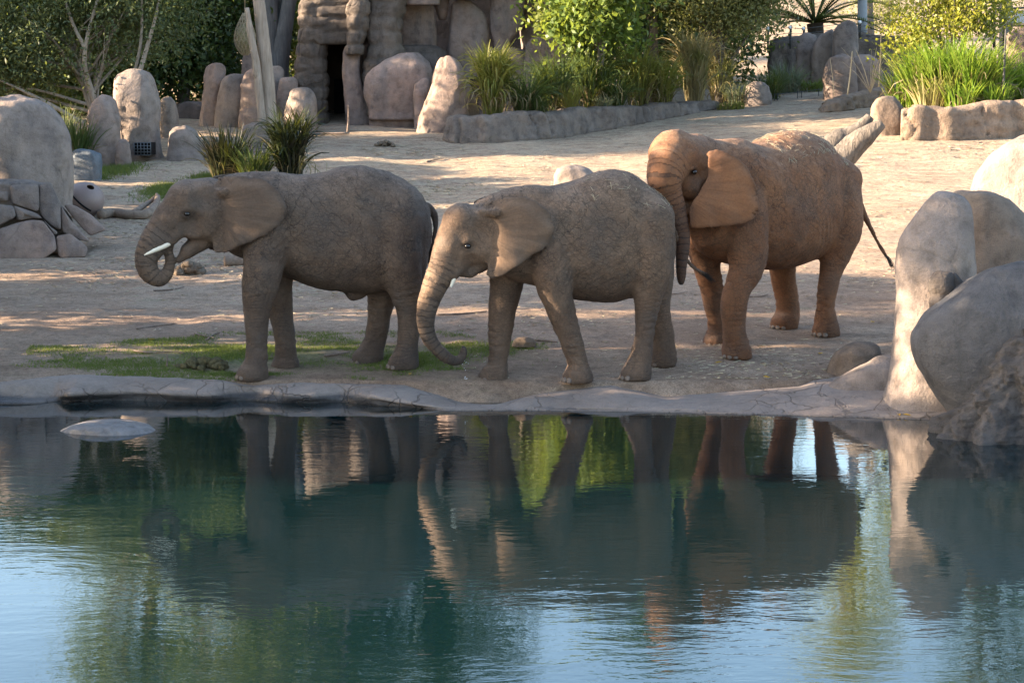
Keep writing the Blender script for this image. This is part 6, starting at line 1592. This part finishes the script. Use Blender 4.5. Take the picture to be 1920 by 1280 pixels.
# dung piles
M_DUNG = plain_mat("dung", (0.10, 0.085, 0.045), 0.95, 0.1, 0.5, 30, 0.03)
M_DUNG2 = plain_mat("dry_dung", (0.15, 0.115, 0.085), 0.95, 0.1, 0.5, 30, 0.03)
def dung(label, px, py, wpx, hpx, mat, seed):
    x, y, z = gd(px, py); s = y / F_PX; r3 = np.random.default_rng(seed); mb = MB()
    for i in range(46):
        u = r3.uniform(-1, 1); v = r3.normal(0, 0.25); h = max(0, 1 - u * u) ** 0.7 * r3.random()
        rr = s * hpx * (0.16 + 0.16 * r3.random())
        V, F_ = ellipsoid([0, 0, 0], np.diag([rr * 1.3, rr * 1.2, rr]), 7)
        V = V * (1 + 0.28 * vnoise(V / rr * 1.6 + i * 3.1, seed))[:, None]
        mb.add(V + np.array([x + u * s * wpx * 0.45, y + v * s * wpx * 0.45, z + h * s * hpx * 0.8]), F_)
    tag(mb.build("dung_pile", mat, None, True, (x, y, z)), label, "dung pile")
dung("dark dung pile on the grass in front of the left elephant's foreleg", 378, 690, 100, 26, M_DUNG, 1)
dung("brown dung heap on the soil below the left elephant's chin", 356, 515, 52, 26, M_DUNG2, 2)
dung("small dung heap on the bare ground before the cliff", 722, 275, 40, 12, M_DUNG2, 3)
dung("little dung heap at the foot of the low round boulder", 336, 298, 36, 10, M_DUNG, 4)
# fallen yellow leaves
M_FALL = leaf_mat("fallen_leaf", (0.42, 0.24, 0.02), (0.55, 0.33, 0.03), None, 0.2)
for i, (px, py, lab) in enumerate([(281, 640, "yellow leaf on the grass at left"), (768, 706, "yellow leaf at the rim below the left elephant's hind foot"), (1440, 716, "yellow leaf on the pond rim right of the middle"), (1638, 606, "yellow leaf on the soil left of the pillar rock"),
                              (1536, 666, "yellow leaf on the orange sunlit soil"), (1344, 683, "yellow leaf on the soil below the reddish elephant"), (1694, 783, "orange leaf at the waterline by the pillar rock"), (1712, 787, "orange leaf at the foot of the round boulder")]):
    x, y, z = gd(px, py); z += 0.012
    if py > 760: x, y, z = (px - CX) / F_PX * 21.45, 21.45, 0.02
    if py == 716: z = 0.235
    u = np.array([[0, 0, 0], [.03, .022, .016], [.07, .0, .010], [.03, -.022, .018], [-.03, 0, .006]]); a = i * 1.3
    R2 = np.array([[math.cos(a), -math.sin(a), 0], [math.sin(a), math.cos(a), 0], [0, 0, 1]])
    tag(mesh_obj("fallen_leaf", u @ R2.T, [np.array([[0, 2, 1], [0, 3, 2], [4, 0, 1], [4, 3, 0]])], M_FALL, None, False, None), lab, "leaf", "fallen yellow leaves").location = (x, y, z)
# litter of straw on the soil (uncountable)
mb = MB(); r2 = np.random.default_rng(44)
cl_ = [(r2.uniform(-0.26, 0.26), r2.uniform(23.2, 47)) for _ in range(46)] + [(0.11, 23.3), (0.12, 23.6), (0.15, 23.4), (-0.2, 34.5), (-0.205, 33.5), (-0.19, 36)]
for i in range(5200):
    if i % 4 == 0: Y = r2.uniform(23.0, 46); X = r2.uniform(-0.26, 0.26) * Y
    else:
        u_, y_ = cl_[int(r2.integers(len(cl_)))]; Y = max(23.0, y_ + r2.normal(0, 0.5)); X = u_ * y_ + r2.normal(0, 0.6)
    if Y < 25.2 and X < -0.5: continue
    a = r2.random() * 6.28; L = r2.uniform(0.03, 0.11) * (Y / 25); z = float(ground_base(X, Y)) + 0.012
    d = np.array([math.cos(a), math.sin(a), 0]) * L / 2; s_ = np.array([-math.sin(a), math.cos(a), 0]) * 0.004 * (Y / 25)
    c = np.array([X, Y, float(ground_z(X, Y)) + 0.008])
    mb.add(np.array([c - d - s_, c + d - s_, c + d + s_ + [0, 0, .012], c - d + s_]), np.array([[0, 1, 2, 3]]))
tag(mb.build("straw_litter", M_STRAW, None, False), "scattered straw bits on the dusty ground", "straw", None, "stuff")

# dry stalks, posts, wires, pole, box
M_STALK = bark_mat("dry_stalk", (0.36, 0.28, 0.18), (0.48, 0.38, 0.25), 0.2, 30, 0.003)
M_POST = plain_mat("dark_post", (0.05, 0.048, 0.045), 0.6, 0.3, 0.2, 8, 0.002)
M_POLE = plain_mat("grey_pole", (0.22, 0.24, 0.26), 0.55, 0.35, 0.12, 3, 0.003)
for i, (a, b_, Y, r, lab) in enumerate([((1589, 178), (1598, 96), 51.5, .022, "thick pale dry stalk left of the bright grass"), ((1648, 163), (1652, 60), 51.0, .022, "tall pale dry stalk beside the bright grass"), ((1564, 180), (1556, 108), 51.5, .010, "thin dry stalk leaning left of the squat boulder")]):
    limb("dry_stalk", lab, [q(*a, Y, r), q((a[0] + b_[0]) / 2 + 1, (a[1] + b_[1]) / 2, Y, r * .9), q(*b_, Y, r * .6)], M_STALK, "stalk", 6, 10)
db = empty("dry_weed", tuple(at(1632, 172, 51.2))); tag(db, "spray of thin dry weed stems between the two pale stalks", "dry weed")
r2 = np.random.default_rng(9)
for i in range(14):
    e = (1632 + r2.uniform(-55, 40), 172 - r2.uniform(25, 95))
    limb("stem", None, [q(1632, 174, 51.2, .007), q(1632 + (e[0] - 1632) * .45, 172 + (e[1] - 172) * .55, 51.2, .006), q(*e, 51.2, .003)], M_STALK, None, 4, 8, db)
fn = empty("wire_fence", tuple(at(1480, 95, 62.5))); tag(fn, "dark post and wire fence behind the three upright rocks", "fence")
FP = [(1440, 50, 98), (1482, 48, 92), (1507, 50, 88), (1613, 38, 72), (1672, 34, 62), (1720, 34, 66), (1790, 36, 70), (1850, 36, 70)]
for px, t_, b_ in FP:
    limb("post", None, [q(px, b_, 62.5, .035), q(px, (t_ + b_) / 2, 62.5, .035), q(px + 1, t_, 62.5, .035)], M_POST, None, 8, 4, fn)
    V, F_ = ellipsoid(at(px - 1, t_ + 4, 62.42), np.eye(3) * 0.055, 8); mesh_obj("insulator", V, F_, plain_mat("white_insulator", (0.7, 0.7, 0.68), 0.4) if px == 1440 else bpy.data.materials["white_insulator"], fn)
for f_ in (0.1, 0.35, 0.62):
    limb("wire", None, [q(px, t_ + (b_ - t_) * f_, 62.45, .008) for px, t_, b_ in FP], M_STEEL, None, 4, 40, fn)
limb("utility_pole", "thick grey pole standing behind the upright rocks", [q(1617, 75, 64, .155), q(1617, 0, 64, .15), q(1617, -160, 64, .14)], M_POLE, "pole", 16, 6)
limb("thin_post", "thin dark post standing in the grass of the right planter", [q(1881, 184, 48.4, .032), q(1883, 120, 48.4, .026), q(1886, 55, 48.4, .020)], M_POST, "post", 8, 8)
# equipment box on a post
eb = empty("equipment_box", tuple(at(1890, 60, 52.0))); tag(eb, "pale grey metal box on dark posts at the top right corner", "box")
mb = MB(); add_box(mb, at(1891, 20, 52.0), at(1930, 44, 52.0) + np.array([0, 0.45, 0])); mb.build("housing", plain_mat("pale_metal", (0.42, 0.45, 0.48), 0.45, 0.4, 0.1, 4, 0.001), eb, False)
mb = MB(); add_box(mb, at(1888, 46, 51.95), at(1934, 49, 51.95) + np.array([0, 0.55, 0])); mb.build("tray", M_BARK, eb, False)
for px in (1883, 1864):
    limb("post", None, [q(px, 90, 52.1, .04), q(px, 50, 52.1, .04), q(px, 10, 52.1, .04)], M_POST, None, 8, 4, eb)
limb("crossbar", None, [q(1855, 18, 52.15, .03), q(1890, 17, 52.15, .03), q(1935, 14, 52.15, .03)], M_POST, None, 8, 4, eb)
# low wire edging
le_ = empty("low_edging_fence", tuple(gd(1500, 184))); tag(le_, "low thin wire edging fence on the slope before the upright rocks", "fence")
EP = [(1452, 190), (1458, 189), (1495, 185), (1503, 184), (1535, 180), (1558, 178)]
tops = []
for px, py in EP:
    a = np.array(gd(px, py)); 
    V, F_ = tube([a - [0, 0, .1], a + [0, 0, .20]], 0.012, 5); mesh_obj("post", V, F_, M_POST, le_); tops.append(a + [0, 0, .17])
V, F_ = tube(np.array(tops), 0.006, 4, False); mesh_obj("wire", V, F_, M_STEEL, le_)
# water drops falling from the middle elephant's trunk and the little splash
r2 = np.random.default_rng(12); mb = MB()
for i in range(14):
    pnt = at(873 + r2.normal(0, 3), r2.uniform(672, 712), 22.75); V, F_ = ellipsoid(pnt, np.diag([.003, .003, .005]), 5); mb.add(V, F_)
m_, nt_ = mat_new("water_drop"); finish(nt_, (0.75, 0.78, 0.8), 0.1, None, spec=0.8)
tag(mb.build("water_drops", m_, None), "small drops dripping from the middle elephant's trunk tip", "drops", None, "stuff")
